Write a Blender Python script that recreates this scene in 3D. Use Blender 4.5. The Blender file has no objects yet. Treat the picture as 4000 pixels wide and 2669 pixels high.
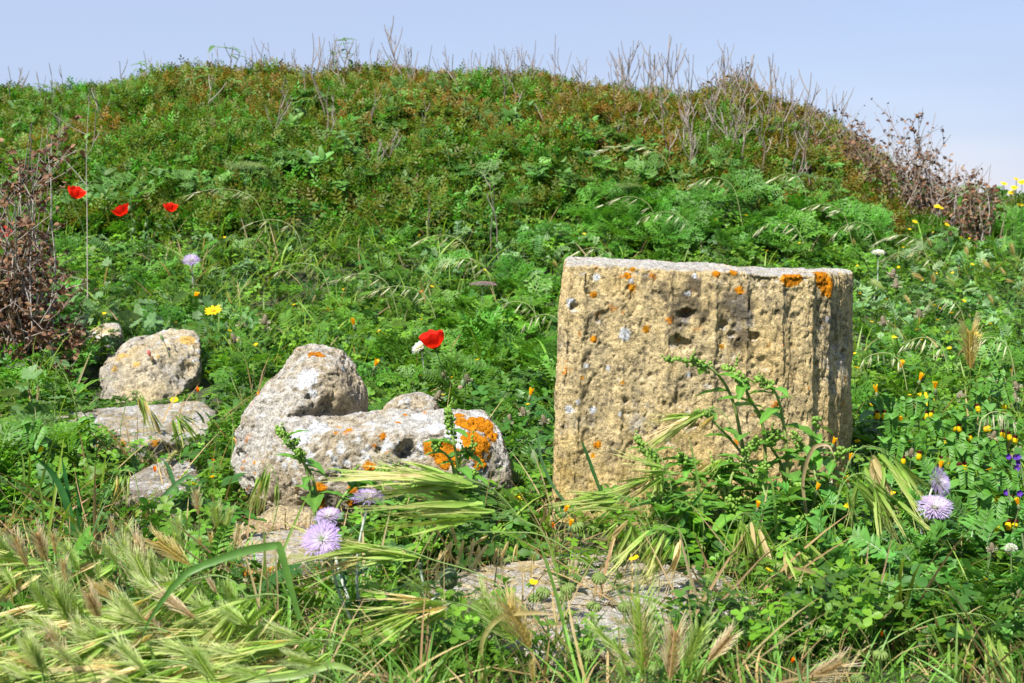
import bpy, bmesh, math, random
import numpy as np
from mathutils import Vector, Matrix

random.seed(7)
rng = np.random.default_rng(7)
SC = bpy.context.scene
COL = SC.collection

# ------------------------------------------------------------------ camera, sky, sun, exposure
FPX = 4000 * 50 / 36.0
CAMZ, PITCH = 0.55, math.radians(5.95)
cam_d = bpy.data.cameras.new("camera")
cam = bpy.data.objects.new("camera", cam_d)
COL.objects.link(cam)
cam.location = (0, 0, CAMZ)
cam.rotation_euler = (math.pi / 2 - PITCH, 0, 0)
cam_d.lens, cam_d.sensor_width = 50, 36
cam_d.clip_start, cam_d.clip_end = 0.05, 2000
cam_d.dof.use_dof = True
cam_d.dof.focus_distance = 2.38
cam_d.dof.aperture_fstop = 14
SC.camera = cam

SUN_DIR = Vector((-0.36, -0.52, 0.84)).normalized()
SUN_EL = math.asin(SUN_DIR.z)
SUN_AZ = math.atan2(SUN_DIR.x, SUN_DIR.y)
w = bpy.data.worlds.new("World")
SC.world = w
w.use_nodes = True
nt = w.node_tree
nt.nodes.clear()
wo = nt.nodes.new("ShaderNodeOutputWorld")
bg = nt.nodes.new("ShaderNodeBackground")
sky = nt.nodes.new("ShaderNodeTexSky")
sky.sky_type = 'NISHITA'
sky.sun_disc = False
sky.sun_elevation = SUN_EL
sky.sun_rotation = SUN_AZ
sky.air_density, sky.dust_density, sky.ozone_density = 1.0, 0.0, 3.0
# thin high cloud: a soft veil over the sky
tc = nt.nodes.new("ShaderNodeTexCoord")
mp = nt.nodes.new("ShaderNodeMapping")
mp.inputs['Scale'].default_value = (1.6, 1.6, 7.0)
nz = nt.nodes.new("ShaderNodeTexNoise")
nz.inputs['Scale'].default_value = 1.7
nz.inputs['Detail'].default_value = 3
rp = nt.nodes.new("ShaderNodeValToRGB")
rp.color_ramp.elements[0].position, rp.color_ramp.elements[1].position = 0.38, 0.72
rp.color_ramp.elements[0].color = (.58, .58, .58, 1)
rp.color_ramp.elements[1].color = (1, 1, 1, 1)
mx = nt.nodes.new("ShaderNodeMix")
mx.data_type = 'RGBA'
tint = nt.nodes.new("ShaderNodeMix")
tint.data_type = 'RGBA'; tint.blend_type = 'MULTIPLY'; tint.inputs[0].default_value = 1
tint.inputs[7].default_value = (1.0, 0.93, 1.08, 1)
mx.inputs[7].default_value = (4.25, 5.15, 7.15, 1)
L = nt.links.new
L(tc.outputs['Generated'], mp.inputs[0]); L(mp.outputs[0], nz.inputs['Vector']); L(nz.outputs[0], rp.inputs[0])
L(sky.outputs[0], tint.inputs[6]); L(tint.outputs[2], mx.inputs[6])
L(rp.outputs[0], mx.inputs[0]); L(mx.outputs[2], bg.inputs[0])
bg.inputs[1].default_value = 0.053
L(bg.outputs[0], wo.inputs[0])

sl = bpy.data.lights.new("sun", 'SUN')
sl.energy, sl.angle, sl.color = 4.4, math.radians(0.9), (1.0, 0.95, 0.87)
so = bpy.data.objects.new("sun", sl)
COL.objects.link(so)
so.rotation_euler = SUN_DIR.to_track_quat('Z', 'Y').to_euler()
SC.view_settings.view_transform = 'Standard'
SC.view_settings.look = 'None'
SC.view_settings.gamma = 1
SC.view_settings.exposure = 1.25
SC.render.engine = 'CYCLES'
SC.cycles.max_bounces = 6
SC.cycles.transmission_bounces = 4
SC.cycles.diffuse_bounces = 3

# ------------------------------------------------------------------ projection helpers (used to work out where real things stand)
def P(px, py, d):
    u, v = (px - 2000) / FPX, (1334.5 - py) / FPX
    dy = math.cos(PITCH) + v * math.sin(PITCH)
    dz = -math.sin(PITCH) + v * math.cos(PITCH)
    t = d / dy
    return np.array((u * t, d, CAMZ + dz * t))
def proj(p):
    p = np.asarray(p, float)
    y, z = p[..., 1], p[..., 2] - CAMZ
    dep = y * math.cos(PITCH) - z * math.sin(PITCH)
    up = y * math.sin(PITCH) + z * math.cos(PITCH)
    return 2000 + FPX * p[..., 0] / dep, 1334.5 - FPX * up / dep

# ------------------------------------------------------------------ noise
def _h(ix, iy, iz, s):
    n = (ix * 374761393 + iy * 668265263 + iz * 2147483647 + s * 974634777) & 0xFFFFFFFF
    n = ((n ^ (n >> 13)) * 1274126177) & 0xFFFFFFFF
    n = ((n ^ (n >> 16)) * 2246822519) & 0xFFFFFFFF
    return ((n ^ (n >> 15)) & 0xFFFF) / 65535.0
def vnoise(p, s=0):
    p = np.asarray(p, float)
    i = np.floor(p).astype(np.int64)
    f = p - i
    f = f * f * f * (f * (f * 6 - 15) + 10)
    r = 0
    for a in (0, 1):
        for b in (0, 1):
            for c in (0, 1):
                wgt = (f[..., 0] if a else 1 - f[..., 0]) * (f[..., 1] if b else 1 - f[..., 1]) * (f[..., 2] if c else 1 - f[..., 2])
                r = r + wgt * _h(i[..., 0] + a, i[..., 1] + b, i[..., 2] + c, s)
    return r * 2 - 1
def fbm(p, o=4, s=0, g=0.5):
    p = np.asarray(p, float)
    r, a, t = 0, 1.0, 0
    for k in range(o):
        r = r + a * vnoise(p * 2.03 ** k + 17.3 * k, s + k)
        t += a
        a *= g
    return r / t
def worley(p, s=0):
    p = np.asarray(p, float)
    i = np.floor(p).astype(np.int64)
    best = np.full(p.shape[:-1], 9.0)
    for a in (-1, 0, 1):
        for b in (-1, 0, 1):
            for c in (-1, 0, 1):
                q = i + np.array((a, b, c))
                o = np.stack([_h(q[..., 0], q[..., 1], q[..., 2], s + k) for k in (1, 2, 3)], -1)
                best = np.minimum(best, np.sqrt((((q + o) - p) ** 2).sum(-1)))
    return best
def sst(a, b, x):
    t = np.clip((x - a) / (b - a), 0, 1)
    return t * t * (3 - 2 * t)

# ------------------------------------------------------------------ mesh building
class MB:
    def __init__(s): s.v, s.f, s.c, s.n = [], [], [], 0
    def add(s, V, F, C):
        V = np.asarray(V, float); F = np.asarray(F, np.int64)
        C = np.broadcast_to(np.asarray(C, float), V.shape)
        s.v.append(V); s.f.append(F + s.n); s.c.append(C); s.n += len(V)
    def quad(s, a, b, c, d, col): s.add([a, b, c, d], [[0, 1, 2, 3]], col)
    def strip(s, pts, wid, side, col, fold=0.0, up=(0, 0, 1)):
        pts = np.asarray(pts, float); k = len(pts); wid = np.asarray(wid, float)[:, None]
        side = np.broadcast_to(np.asarray(side, float), pts.shape)
        up = np.broadcast_to(np.asarray(up, float), pts.shape)
        col = np.broadcast_to(np.asarray(col, float), pts.shape)
        if fold:
            V = np.stack([pts - side * wid + up * wid * fold, pts, pts + side * wid + up * wid * fold], 1).reshape(-1, 3)
            F = []
            for i in range(k - 1):
                b = i * 3
                F += [[b, b + 1, b + 4, b + 3], [b + 1, b + 2, b + 5, b + 4]]
            s.add(V, F, np.repeat(col, 3, 0))
        else:
            V = np.stack([pts - side * wid, pts + side * wid], 1).reshape(-1, 3)
            F = [[i * 2, i * 2 + 1, i * 2 + 3, i * 2 + 2] for i in range(k - 1)]
            s.add(V, F, np.repeat(col, 2, 0))
    def tube(s, pts, rad, col, n=5):
        pts = np.asarray(pts, float); k = len(pts)
        rad = np.broadcast_to(np.asarray(rad, float), (k,))
        tg = np.gradient(pts, axis=0)
        tg /= np.linalg.norm(tg, axis=1)[:, None] + 1e-12
        ref = np.array((0.31, 0.95, 0.05)) if abs(tg[0][1]) < .8 else np.array((1.0, 0.1, 0.1))
        a = np.cross(tg, ref); a /= np.linalg.norm(a, axis=1)[:, None] + 1e-12
        b = np.cross(tg, a)
        th = np.arange(n) * 2 * np.pi / n
        V = (pts[:, None] + rad[:, None, None] * (np.cos(th)[None, :, None] * a[:, None] + np.sin(th)[None, :, None] * b[:, None])).reshape(-1, 3)
        F = [[i * n + j, i * n + (j + 1) % n, (i + 1) * n + (j + 1) % n, (i + 1) * n + j] for i in range(k - 1) for j in range(n)]
        s.add(V, F, np.repeat(np.broadcast_to(np.asarray(col, float), (k, 3)), n, 0))
    def leaf(s, base, d, up, ln, wd, col, bend=0.2, fold=0.25, k=4, tipcol=None, shape=None):
        d = np.asarray(d, float); d = d / np.linalg.norm(d)
        up = np.asarray(up, float); up = up - d * up.dot(d); up /= np.linalg.norm(up) + 1e-9
        sd = np.cross(d, up)
        t = np.linspace(0, 1, k + 1)
        pts = np.asarray(base, float) + np.outer(t * ln, d) - np.outer(t * t * ln * bend, up)
        if shape is None: shape = np.sin(np.pi * np.clip(t * .88 + .08, 0, 1)) ** .8
        else: shape = np.interp(t, np.linspace(0, 1, len(shape)), shape)
        c = np.asarray(col, float)
        if tipcol is not None: c = c + (np.asarray(tipcol, float) - c) * (t ** 1.5)[:, None]
        s.strip(pts, shape * wd, sd, c, fold, up)
    def ball(s, c, r, col, n=8, m=5, axis=None, sc=(1, 1, 1)):
        th = np.linspace(0, np.pi, m + 1); ph = np.arange(n) * 2 * np.pi / n
        V = np.array([[math.sin(a) * math.cos(b) * sc[0], math.sin(a) * math.sin(b) * sc[1], -math.cos(a) * sc[2]] for a in th for b in ph]) * r
        if axis is not None:
            V = V @ rot_to(axis).T
        F = [[i * n + j, i * n + (j + 1) % n, (i + 1) * n + (j + 1) % n, (i + 1) * n + j] for i in range(m) for j in range(n)]
        s.add(V + np.asarray(c, float), F, col)
    def arr(s): return np.concatenate(s.v), np.concatenate(s.f), np.concatenate(s.c)
    def place(s, tpl, R, p, sc=1.0, tint=1.0):
        V, F, C = tpl
        s.add((V * sc) @ np.asarray(R).T + np.asarray(p), F, np.clip(C * tint, 0, 1))
def rot_to(z):
    z = np.asarray(z, float); z = z / np.linalg.norm(z)
    a = np.array((1.0, 0, 0)) if abs(z[0]) < .9 else np.array((0, 1.0, 0))
    x = np.cross(a, z); x /= np.linalg.norm(x)
    return np.stack([x, np.cross(z, x), z], 1)
def rotz(a):
    c, s_ = math.cos(a), math.sin(a)
    return np.array([[c, -s_, 0], [s_, c, 0], [0, 0, 1]])
def rots(nrm, ang):
    """(N,3,3): local z to nrm, spun by ang about it"""
    z = nrm / np.linalg.norm(nrm, axis=1)[:, None]
    x0 = np.stack([np.cos(ang), np.sin(ang), np.zeros_like(ang)], 1)
    x = x0 - z * (x0 * z).sum(1)[:, None]
    x /= np.linalg.norm(x, axis=1)[:, None] + 1e-9
    return np.stack([x, np.cross(z, x), z], 2)
def inst(tpls, R, Pn, S, tint):
    """many copies of template leaves merged into the arrays of one mesh"""
    Vs, Fs, Cs, n = [], [], [], 0
    which = rng.integers(0, len(tpls), len(Pn))
    for k, (V, F, C) in enumerate(tpls):
        m = which == k
        N = m.sum()
        if not N: continue
        W = np.einsum('nij,vj->nvi', R[m], V) * S[m][:, None, None] + Pn[m][:, None]
        Vs.append(W.reshape(-1, 3))
        Fs.append((F[None] + (np.arange(N) * len(V))[:, None, None]).reshape(-1, 4) + n)
        Cs.append((C[None] * tint[m][:, None]).reshape(-1, 3))
        n += N * len(V)
    return np.concatenate(Vs), np.concatenate(Fs), np.concatenate(Cs)
def mesh(name, arrs, mat, smooth=True):
    V, F, C = arrs
    me = bpy.data.meshes.new(name)
    me.vertices.add(len(V)); me.vertices.foreach_set("co", V.astype(np.float32).ravel())
    me.loops.add(F.size); me.loops.foreach_set("vertex_index", F.astype(np.int32).ravel())
    me.polygons.add(len(F)); me.polygons.foreach_set("loop_start", (np.arange(len(F)) * F.shape[1]).astype(np.int32))
    if smooth: me.polygons.foreach_set("use_smooth", np.ones(len(F), bool))
    ca = me.color_attributes.new("Col", 'FLOAT_COLOR', 'POINT')
    ca.data.foreach_set("color", np.concatenate([np.clip(C, 0, 1), np.ones((len(C), 1))], 1).astype(np.float32).ravel())
    me.materials.append(mat)
    me.update(calc_edges=True)
    return me
def cat(*a):
    Vs, Fs, Cs, n = [], [], [], 0
    for V, F, C in a:
        Vs.append(V); Fs.append(F + n); Cs.append(C); n += len(V)
    return np.concatenate(Vs), np.concatenate(Fs), np.concatenate(Cs)
def obj(name, me, parent=None, loc=None):
    o = bpy.data.objects.new(name, me)
    COL.objects.link(o)
    if parent is not None: o.parent = parent
    if loc is not None: o.location = tuple(loc)
    return o
def part(name, mb, mat, parent, label=None):
    o = obj(name, mesh(name, mb.arr(), mat), parent)
    if label: o["label"] = label
    return o
def tag(o, label, cat_, group=None, kind=None):
    if label: o["label"] = label
    if cat_: o["category"] = cat_
    if group: o["group"] = group
    if kind: o["kind"] = kind
    return o
def empty(name, loc, rz=0.0, sc=1.0):
    o = bpy.data.objects.new(name, None)
    o.empty_display_size = 0.02
    COL.objects.link(o)
    o.location = tuple(loc); o.rotation_euler = (0, 0, rz); o.scale = (sc,) * 3
    return o
def copy_tree(o, parent=None):
    c = o.copy(); COL.objects.link(c)
    if parent is not None: c.parent = parent
    for ch in list(o.children): copy_tree(ch, c)
    return c

# ------------------------------------------------------------------ materials
def new_mat(name):
    m = bpy.data.materials.new(name); m.use_nodes = True
    n = m.node_tree; n.nodes.clear()
    return m, n, n.nodes.new("ShaderNodeOutputMaterial")
def plant_mat(name, trans=0.35, rough=0.45, spec=0.4, var=0.25):
    m, n, out = new_mat(name)
    at = n.nodes.new("ShaderNodeAttribute"); at.attribute_name = "Col"
    tcd = n.nodes.new("ShaderNodeTexCoord")
    ns = n.nodes.new("ShaderNodeTexNoise"); ns.inputs['Scale'].default_value = 90; ns.inputs['Detail'].default_value = 2
    mr = n.nodes.new("ShaderNodeMapRange"); mr.inputs[3].default_value = 1 - var; mr.inputs[4].default_value = 1 + var
    mul = n.nodes.new("ShaderNodeMix"); mul.data_type = 'RGBA'; mul.blend_type = 'MULTIPLY'; mul.inputs[0].default_value = 1
    pb = n.nodes.new("ShaderNodeBsdfPrincipled")
    pb.inputs['Roughness'].default_value = rough
    pb.inputs['Specular IOR Level'].default_value = spec
    l = n.links.new
    l(tcd.outputs['Object'], ns.inputs['Vector']); l(ns.outputs[0], mr.inputs[0])
    l(at.outputs[0], mul.inputs[6]); l(mr.outputs[0], mul.inputs[7])
    l(mul.outputs[2], pb.inputs['Base Color'])
    if trans > 0:
        tr = n.nodes.new("ShaderNodeBsdfTranslucent")
        br = n.nodes.new("ShaderNodeMix"); br.data_type = 'RGBA'; br.blend_type = 'MULTIPLY'; br.inputs[0].default_value = 1
        br.inputs[7].default_value = (1.5, 1.45, .8, 1)
        br.clamp_result = False
        l(mul.outputs[2], br.inputs[6]); l(br.outputs[2], tr.inputs[0])
        ms = n.nodes.new("ShaderNodeMixShader"); ms.inputs[0].default_value = trans
        l(pb.outputs[0], ms.inputs[1]); l(tr.outputs[0], ms.inputs[2]); l(ms.outputs[0], out.inputs[0])
    else:
        l(pb.outputs[0], out.inputs[0])
    return m
M_LEAF = plant_mat("leaf", .36, .48, .32)
M_SHRUB = plant_mat("shrub_leaf", .34, .52, .3)
M_GRASS = plant_mat("grass_blade", .4, .45, .35)
M_STRAW = plant_mat("straw", .35, .6, .2)
M_PETAL = plant_mat("petal", .4, .55, .15, .08)
M_TWIG = plant_mat("dry_wood", 0, .85, .1, .35)
M_STEM = plant_mat("stem", 0, .5, .3, .12)
M_SKIN = plant_mat("scales", 0, .4, .4, .1)
def rock_mat():
    m, n, out = new_mat("limestone")
    l = n.links.new
    at = n.nodes.new("ShaderNodeAttribute"); at.attribute_name = "Col"
    tcd = n.nodes.new("ShaderNodeTexCoord")
    def noise(sc, det=4, ro=.6):
        x = n.nodes.new("ShaderNodeTexNoise"); x.inputs['Scale'].default_value = sc; x.inputs['Detail'].default_value = det
        x.inputs['Roughness'].default_value = ro
        l(tcd.outputs['Object'], x.inputs['Vector']); return x
    a, b = noise(330, 4, .8), noise(85, 6, .75)
    mr = n.nodes.new("ShaderNodeMapRange"); mr.inputs[1].default_value = .40; mr.inputs[2].default_value = .58; mr.inputs[3].default_value = .42; mr.inputs[4].default_value = 1.36
    ad2 = n.nodes.new('ShaderNodeMix'); ad2.data_type = 'FLOAT'; ad2.inputs[0].default_value = .4
    l(a.outputs[0], ad2.inputs[2]); l(b.outputs[0], ad2.inputs[3]); l(ad2.outputs[0], mr.inputs[0])
    mul = n.nodes.new("ShaderNodeMix"); mul.data_type = 'RGBA'; mul.blend_type = 'MULTIPLY'; mul.inputs[0].default_value = 1
    l(at.outputs[0], mul.inputs[6]); l(mr.outputs[0], mul.inputs[7])
    pb = n.nodes.new("ShaderNodeBsdfPrincipled"); pb.inputs['Roughness'].default_value = .93; pb.inputs['Specular IOR Level'].default_value = .15
    l(mul.outputs[2], pb.inputs['Base Color'])
    add = n.nodes.new("ShaderNodeMath"); add.operation = 'ADD'
    l(a.outputs[0], add.inputs[0]); l(b.outputs[0], add.inputs[1])
    bp = n.nodes.new("ShaderNodeBump"); bp.inputs['Strength'].default_value = 1.0; bp.inputs['Distance'].default_value = .0065
    l(add.outputs[0], bp.inputs['Height']); l(bp.outputs[0], pb.inputs['Normal'])
    l(pb.outputs[0], out.inputs[0])
    return m
M_ROCK = rock_mat()
def soil_mat():
    m, n, out = new_mat("soil")
    l = n.links.new
    tcd = n.nodes.new("ShaderNodeTexCoord")
    a = n.nodes.new("ShaderNodeTexNoise"); a.inputs['Scale'].default_value = 24; a.inputs['Detail'].default_value = 8
    l(tcd.outputs['Object'], a.inputs['Vector'])
    r = n.nodes.new("ShaderNodeValToRGB")
    r.color_ramp.elements[0].position = .3; r.color_ramp.elements[0].color = (.014, .020, .006, 1)
    r.color_ramp.elements[1].position = .75; r.color_ramp.elements[1].color = (.06, .075, .022, 1)
    l(a.outputs[0], r.inputs[0])
    pb = n.nodes.new("ShaderNodeBsdfPrincipled"); pb.inputs['Roughness'].default_value = .95
    l(r.outputs[0], pb.inputs['Base Color'])
    bp = n.nodes.new("ShaderNodeBump"); bp.inputs['Distance'].default_value = .01
    l(a.outputs[0], bp.inputs['Height']); l(bp.outputs[0], pb.inputs['Normal'])
    l(pb.outputs[0], out.inputs[0])
    return m
M_SOIL = soil_mat()

# ------------------------------------------------------------------ ground: meadow rising to a mound, one sheet to the horizon
SILX = np.array([-3000, -1200, 0, 300, 600, 900, 1500, 1800, 2100, 2300, 2450, 2650, 2750, 2800, 2900, 3000, 3130, 3250, 3350, 3450, 3550, 3700, 4000, 6000], float)  # crest of the mound
SILY = np.array([640, 450, 372, 350, 308, 276, 252, 270, 290, 312, 335, 345, 325, 305, 330, 420, 415, 490, 560, 640, 700, 728, 728, 735], float)
YC = 7.0
CANOPY = 0.13
SINK = 0.066
def mound_top(u):
    return CAMZ + (755 - np.interp(2000 + u * FPX, SILX, SILY)) * YC / FPX - CANOPY - SINK
def hz(x, y):
    x = np.asarray(x, float); y = np.asarray(y, float)
    u = x / np.maximum(y, .6)
    base = np.clip(.075 * (y - 2.75), 0, .26)
    s = sst(4.3, YC, y)
    z = base + (mound_top(np.clip(u, -.9, .9)) - base) * s
    z = z - .16 * np.clip(y - 7.7, 0, 18) * sst(7.6, 10, y)
    p = np.stack([x * 3, y * 3, x * 0], -1)
    return z + .014 * fbm(p, 3, 3) * np.clip((y + 1) / 3, .3, 1.5)
def hzn(x, y):
    e = .05
    gx = (hz(x + e, y) - hz(x - e, y)) / (2 * e); gy = (hz(x, y + e) - hz(x, y - e)) / (2 * e)
    n = np.stack([-gx, -gy, np.ones_like(gx)], -1)
    return n / np.linalg.norm(n, axis=-1)[..., None]
def G(px, py):
    """point of the ground seen at a pixel"""
    d = 1.0
    for _ in range(900):
        p = P(px, py, d)
        if p[2] <= hz(p[0], p[1]): break
        d += .01
    return P(px, py, d)
def onground(x, y, dz=0.0): return np.array((x, y, float(hz(x, y)) + dz))
def build_ground():
    xs = np.concatenate([[-600, -150, -40, -15, -8, -5.5], np.arange(-4.5, 4.51, .06), [5.5, 8, 15, 40, 150, 600]])
    ys = np.concatenate([[-200, -30, -6, -1], np.arange(0, 9.01, .06), [9.5, 10, 11, 12.5, 15, 18, 22, 27, 35, 60, 120, 300, 900]])
    X, Y = np.meshgrid(xs, ys)
    Z = hz(X, Y)
    V = np.stack([X, Y, Z], -1).reshape(-1, 3)
    nx = len(xs)
    i, j = np.meshgrid(np.arange(len(ys) - 1), np.arange(nx - 1), indexing='ij')
    b = (i * nx + j).ravel()
    F = np.stack([b, b + 1, b + nx + 1, b + nx], 1)
    o = obj("ground", mesh("ground", (V, F, np.full(V.shape, .05)), M_SOIL))
    o["kind"] = "structure"
build_ground()
# ------------------------------------------------------------------ stones
def remeshed(hulls, voxel):
    bm = bmesh.new()
    for h in hulls:
        vs = [bm.verts.new(tuple(p)) for p in h]
        r = bmesh.ops.convex_hull(bm, input=vs)
        junk = [e for e in r["geom_interior"] if isinstance(e, bmesh.types.BMVert)]
        bmesh.ops.delete(bm, geom=junk, context='VERTS')
    bmesh.ops.recalc_face_normals(bm, faces=bm.faces)
    me = bpy.data.meshes.new("tmp"); bm.to_mesh(me); bm.free()
    o = bpy.data.objects.new("tmp", me); COL.objects.link(o)
    md = o.modifiers.new("r", 'REMESH'); md.mode = 'VOXEL'; md.voxel_size = voxel
    dg = bpy.context.evaluated_depsgraph_get()
    m2 = bpy.data.meshes.new_from_object(o.evaluated_get(dg))
    bpy.data.objects.remove(o); bpy.data.meshes.remove(me)
    n = len(m2.vertices)
    V = np.empty(n * 3); m2.vertices.foreach_get("co", V); V = V.reshape(-1, 3)
    F = np.array([p.vertices[:] if len(p.vertices) == 4 else tuple(p.vertices) + (p.vertices[-1],) for p in m2.polygons])
    bpy.data.meshes.remove(m2)
    return V, F
def vnormals(V, F):
    fn = np.cross(V[F[:, 2]] - V[F[:, 0]], V[F[:, 3]] - V[F[:, 1]])
    N = np.zeros_like(V)
    for k in range(4): np.add.at(N, F[:, k], fn)
    return N / (np.linalg.norm(N, axis=1)[:, None] + 1e-12)
def lap(V, F, it, lam=.5):
    E = np.concatenate([F[:, [k, (k + 1) % 4]] for k in range(4)]); E = np.concatenate([E, E[:, ::-1]])
    cnt = np.bincount(E[:, 0], minlength=len(V))[:, None]
    for _ in range(it):
        A = np.stack([np.bincount(E[:, 0], weights=V[E[:, 1], k], minlength=len(V)) for k in range(3)], 1)
        V = V + lam * (A / np.maximum(cnt, 1) - V)
    return V
def mixc(a, b, t):
    return a + (np.asarray(b, float) - a) * np.clip(t, 0, 1)[:, None]
def surf_at(V, px, py):
    qx, qy = proj(V)
    d2 = (qx - px) ** 2 + (qy - py) ** 2
    k = np.where(d2 < 16 ** 2)[0]
    if len(k) == 0: return V[np.argmin(d2)]
    return V[k[np.argmin(V[k, 1])]]
WHITE, GREY, ORANGE, YELL, BLACK = (.60, .61, .62), (.40, .39, .37), (.62, .22, .008), (.55, .38, .05), (.05, .045, .035)
LICHEN = []
def paint(V, C, spots, col, seed=0, rough=.45):
    if col[0] > 3 * col[2] and col[1] < .3: LICHEN.append((spots, seed, rough))
    e = fbm(V * 130, 3, seed + 50)
    for px, py, r in spots:
        p = surf_at(V, px, py)
        R = r * 1.22 / FPX * p[1]
        d = np.linalg.norm(V - p, axis=1) / R + rough * e
        c = np.asarray(col) * (1 + .25 * fbm(V * 300, 2, seed + 9))[:, None]
        t = sst(1.06, .92, d)
        C = C + (c - C) * t[:, None]
    return C
def limestone(V, N, tan=(.53, .39, .18), pale=(.60, .52, .36), white=.5, dark=.35, orange=.12, seed=0, toplichen=1.0):
    n1 = fbm(V * 7, 4, seed); n2 = fbm(V * 30, 4, seed + 5); n3 = fbm(V * 120, 3, seed + 11)
    C = np.broadcast_to(np.array(tan), V.shape).copy()
    C = mixc(C, pale, .5 + 1.0 * n1 + .5 * n2)
    C = C * (1 + .35 * n3)[:, None]
    dk = sst(.02, .45, n2 * .7 + n3 * .55 + n1 * .6 - .35 + dark)
    C = mixc(C, (.17, .135, .085), dk * .6)
    C = mixc(C, (.10, .085, .06), sst(.20, .46, fbm(V * 200, 3, seed + 15) + .35 * n1 + .3 * n2) * .75)
    gr = sst(.1, .5, fbm(V * 11, 4, seed + 21) * .9 + n3 * .35 - .25 + white * .5 + .35 * toplichen * np.clip(N[:, 2], 0, 1))
    C = mixc(C, np.array((.52, .50, .46)) , gr * .75)
    wsp = worley(V * 42 + .25 * fbm(V * 90, 2, seed + 2)[:, None], seed + 31)
    wmask = sst(.36, .26, wsp + .25 * n3) * sst(-.25, .2, fbm(V * 9, 3, seed + 40) + white - .5 + .5 * toplichen * np.clip(N[:, 2], 0, 1) - .1)
    C = mixc(C, WHITE, wmask * .95)
    osp = worley(V * 26 + .3 * fbm(V * 80, 2, seed + 3)[:, None], seed + 71)
    om = sst(.19, .12, osp + .22 * n3) * sst(.0, .3, fbm(V * 8, 3, seed + 60) + orange)
    C = mixc(C, ORANGE, om)
    return C
def make_rock(name, hulls, voxel, sm, amp, paintf, label, cat_="rock", shapef=None, cseed=0, ckw={}, group=None):
    V, F = remeshed(hulls, voxel)
    V = lap(V, F, sm)
    N = vnormals(V, F)
    if shapef is not None: V = V + N * shapef(V, N)[:, None]
    N = vnormals(V, F)
    a = amp
    Q = V * np.array((1.2, 1.2, .40)) if 'block' in name else V
    wob = np.stack([fbm(V * 40, 3, cseed + 6 + k) for k in range(3)], 1)
    d = a * (1.5 * fbm(V * 9, 4, cseed + 1) + .55 * fbm(Q * 50, 5, cseed + 2, .7))
    # ragged hollows of many sizes where the stone has crumbled away
    r1 = fbm(Q * 30 + wob * .9, 4, cseed + 3, .6); r2 = fbm(Q * 92 + wob * 1.4, 3, cseed + 4, .6)
    d -= a * (.35 if 'block' in name else .55) * sst(.14, .44, r1) + a * .6 * sst(.12, .36, r2)
    d -= .0030 * sst(.12, .38, fbm(Q * 150 + wob, 3, cseed + 14, .6))
    pit2 = worley(Q * 17 + wob * .9, cseed + 5)
    d -= a * (.3 if 'block' in name else 1.1) * sst(.28, .16, pit2 + .25 * r2)
    V = V + N * d[:, None]
    N = vnormals(V, F)
    C = limestone(V, N, seed=cseed, **ckw)
    if paintf: C = paintf(V, N, C)
    c = V[:, :].mean(0); c[2] = V[:, 2].min()
    o = obj(name, mesh(name, (V - c, F, C), M_ROCK), None, c)
    # the orange crusts stand a little proud of the stone
    for spots, seed, rough in LICHEN:
        groups = []
        for q in spots:
            if q[2] < 11: continue
            hit = [g for g in groups if any(math.hypot(q[0] - r[0], q[1] - r[1]) < (q[2] + r[2]) * 1.1 for r in g)]
            new = [q] + [r for g in hit for r in g]
            groups = [g for g in groups if g not in hit] + [new]
        e = fbm(V * 130, 3, seed + 50)
        for g in groups:
            t = np.zeros(len(V))
            for px, py, r in g:
                p = surf_at(V, px, py)
                t = np.maximum(t, sst(1.06, .80, np.linalg.norm(V - p, axis=1) / (r * 1.22 / FPX * p[1]) + rough * e))
            t = np.where(-N[:, 1] + N[:, 2] > -.2, t, 0)
            fm = (t[F] > .02).all(1)
            if fm.sum() < 12: continue
            ids = np.unique(F[fm]); re_ = np.full(len(V), -1); re_[ids] = np.arange(len(ids))
            v = V[ids]
            crust = fbm(v * 330, 3, seed + 77)
            v2 = v + N[ids] * (t[ids] * (.0013 + .0016 * crust) - .0002)[:, None]
            c2 = np.array((.60, .215, .005)) * (1 + .55 * crust + .25 * fbm(v * 90, 2, seed + 78))[:, None]
            c2 = mixc(c2, (.46, .28, .03), sst(.7, .25, t[ids]) * .8)
            ch = obj("lichen_patch", mesh("lichen_patch", (v2 - c, re_[F[fm]], c2), M_ROCK), o)
    LICHEN.clear()
    return tag(o, label, cat_, group)
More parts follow.
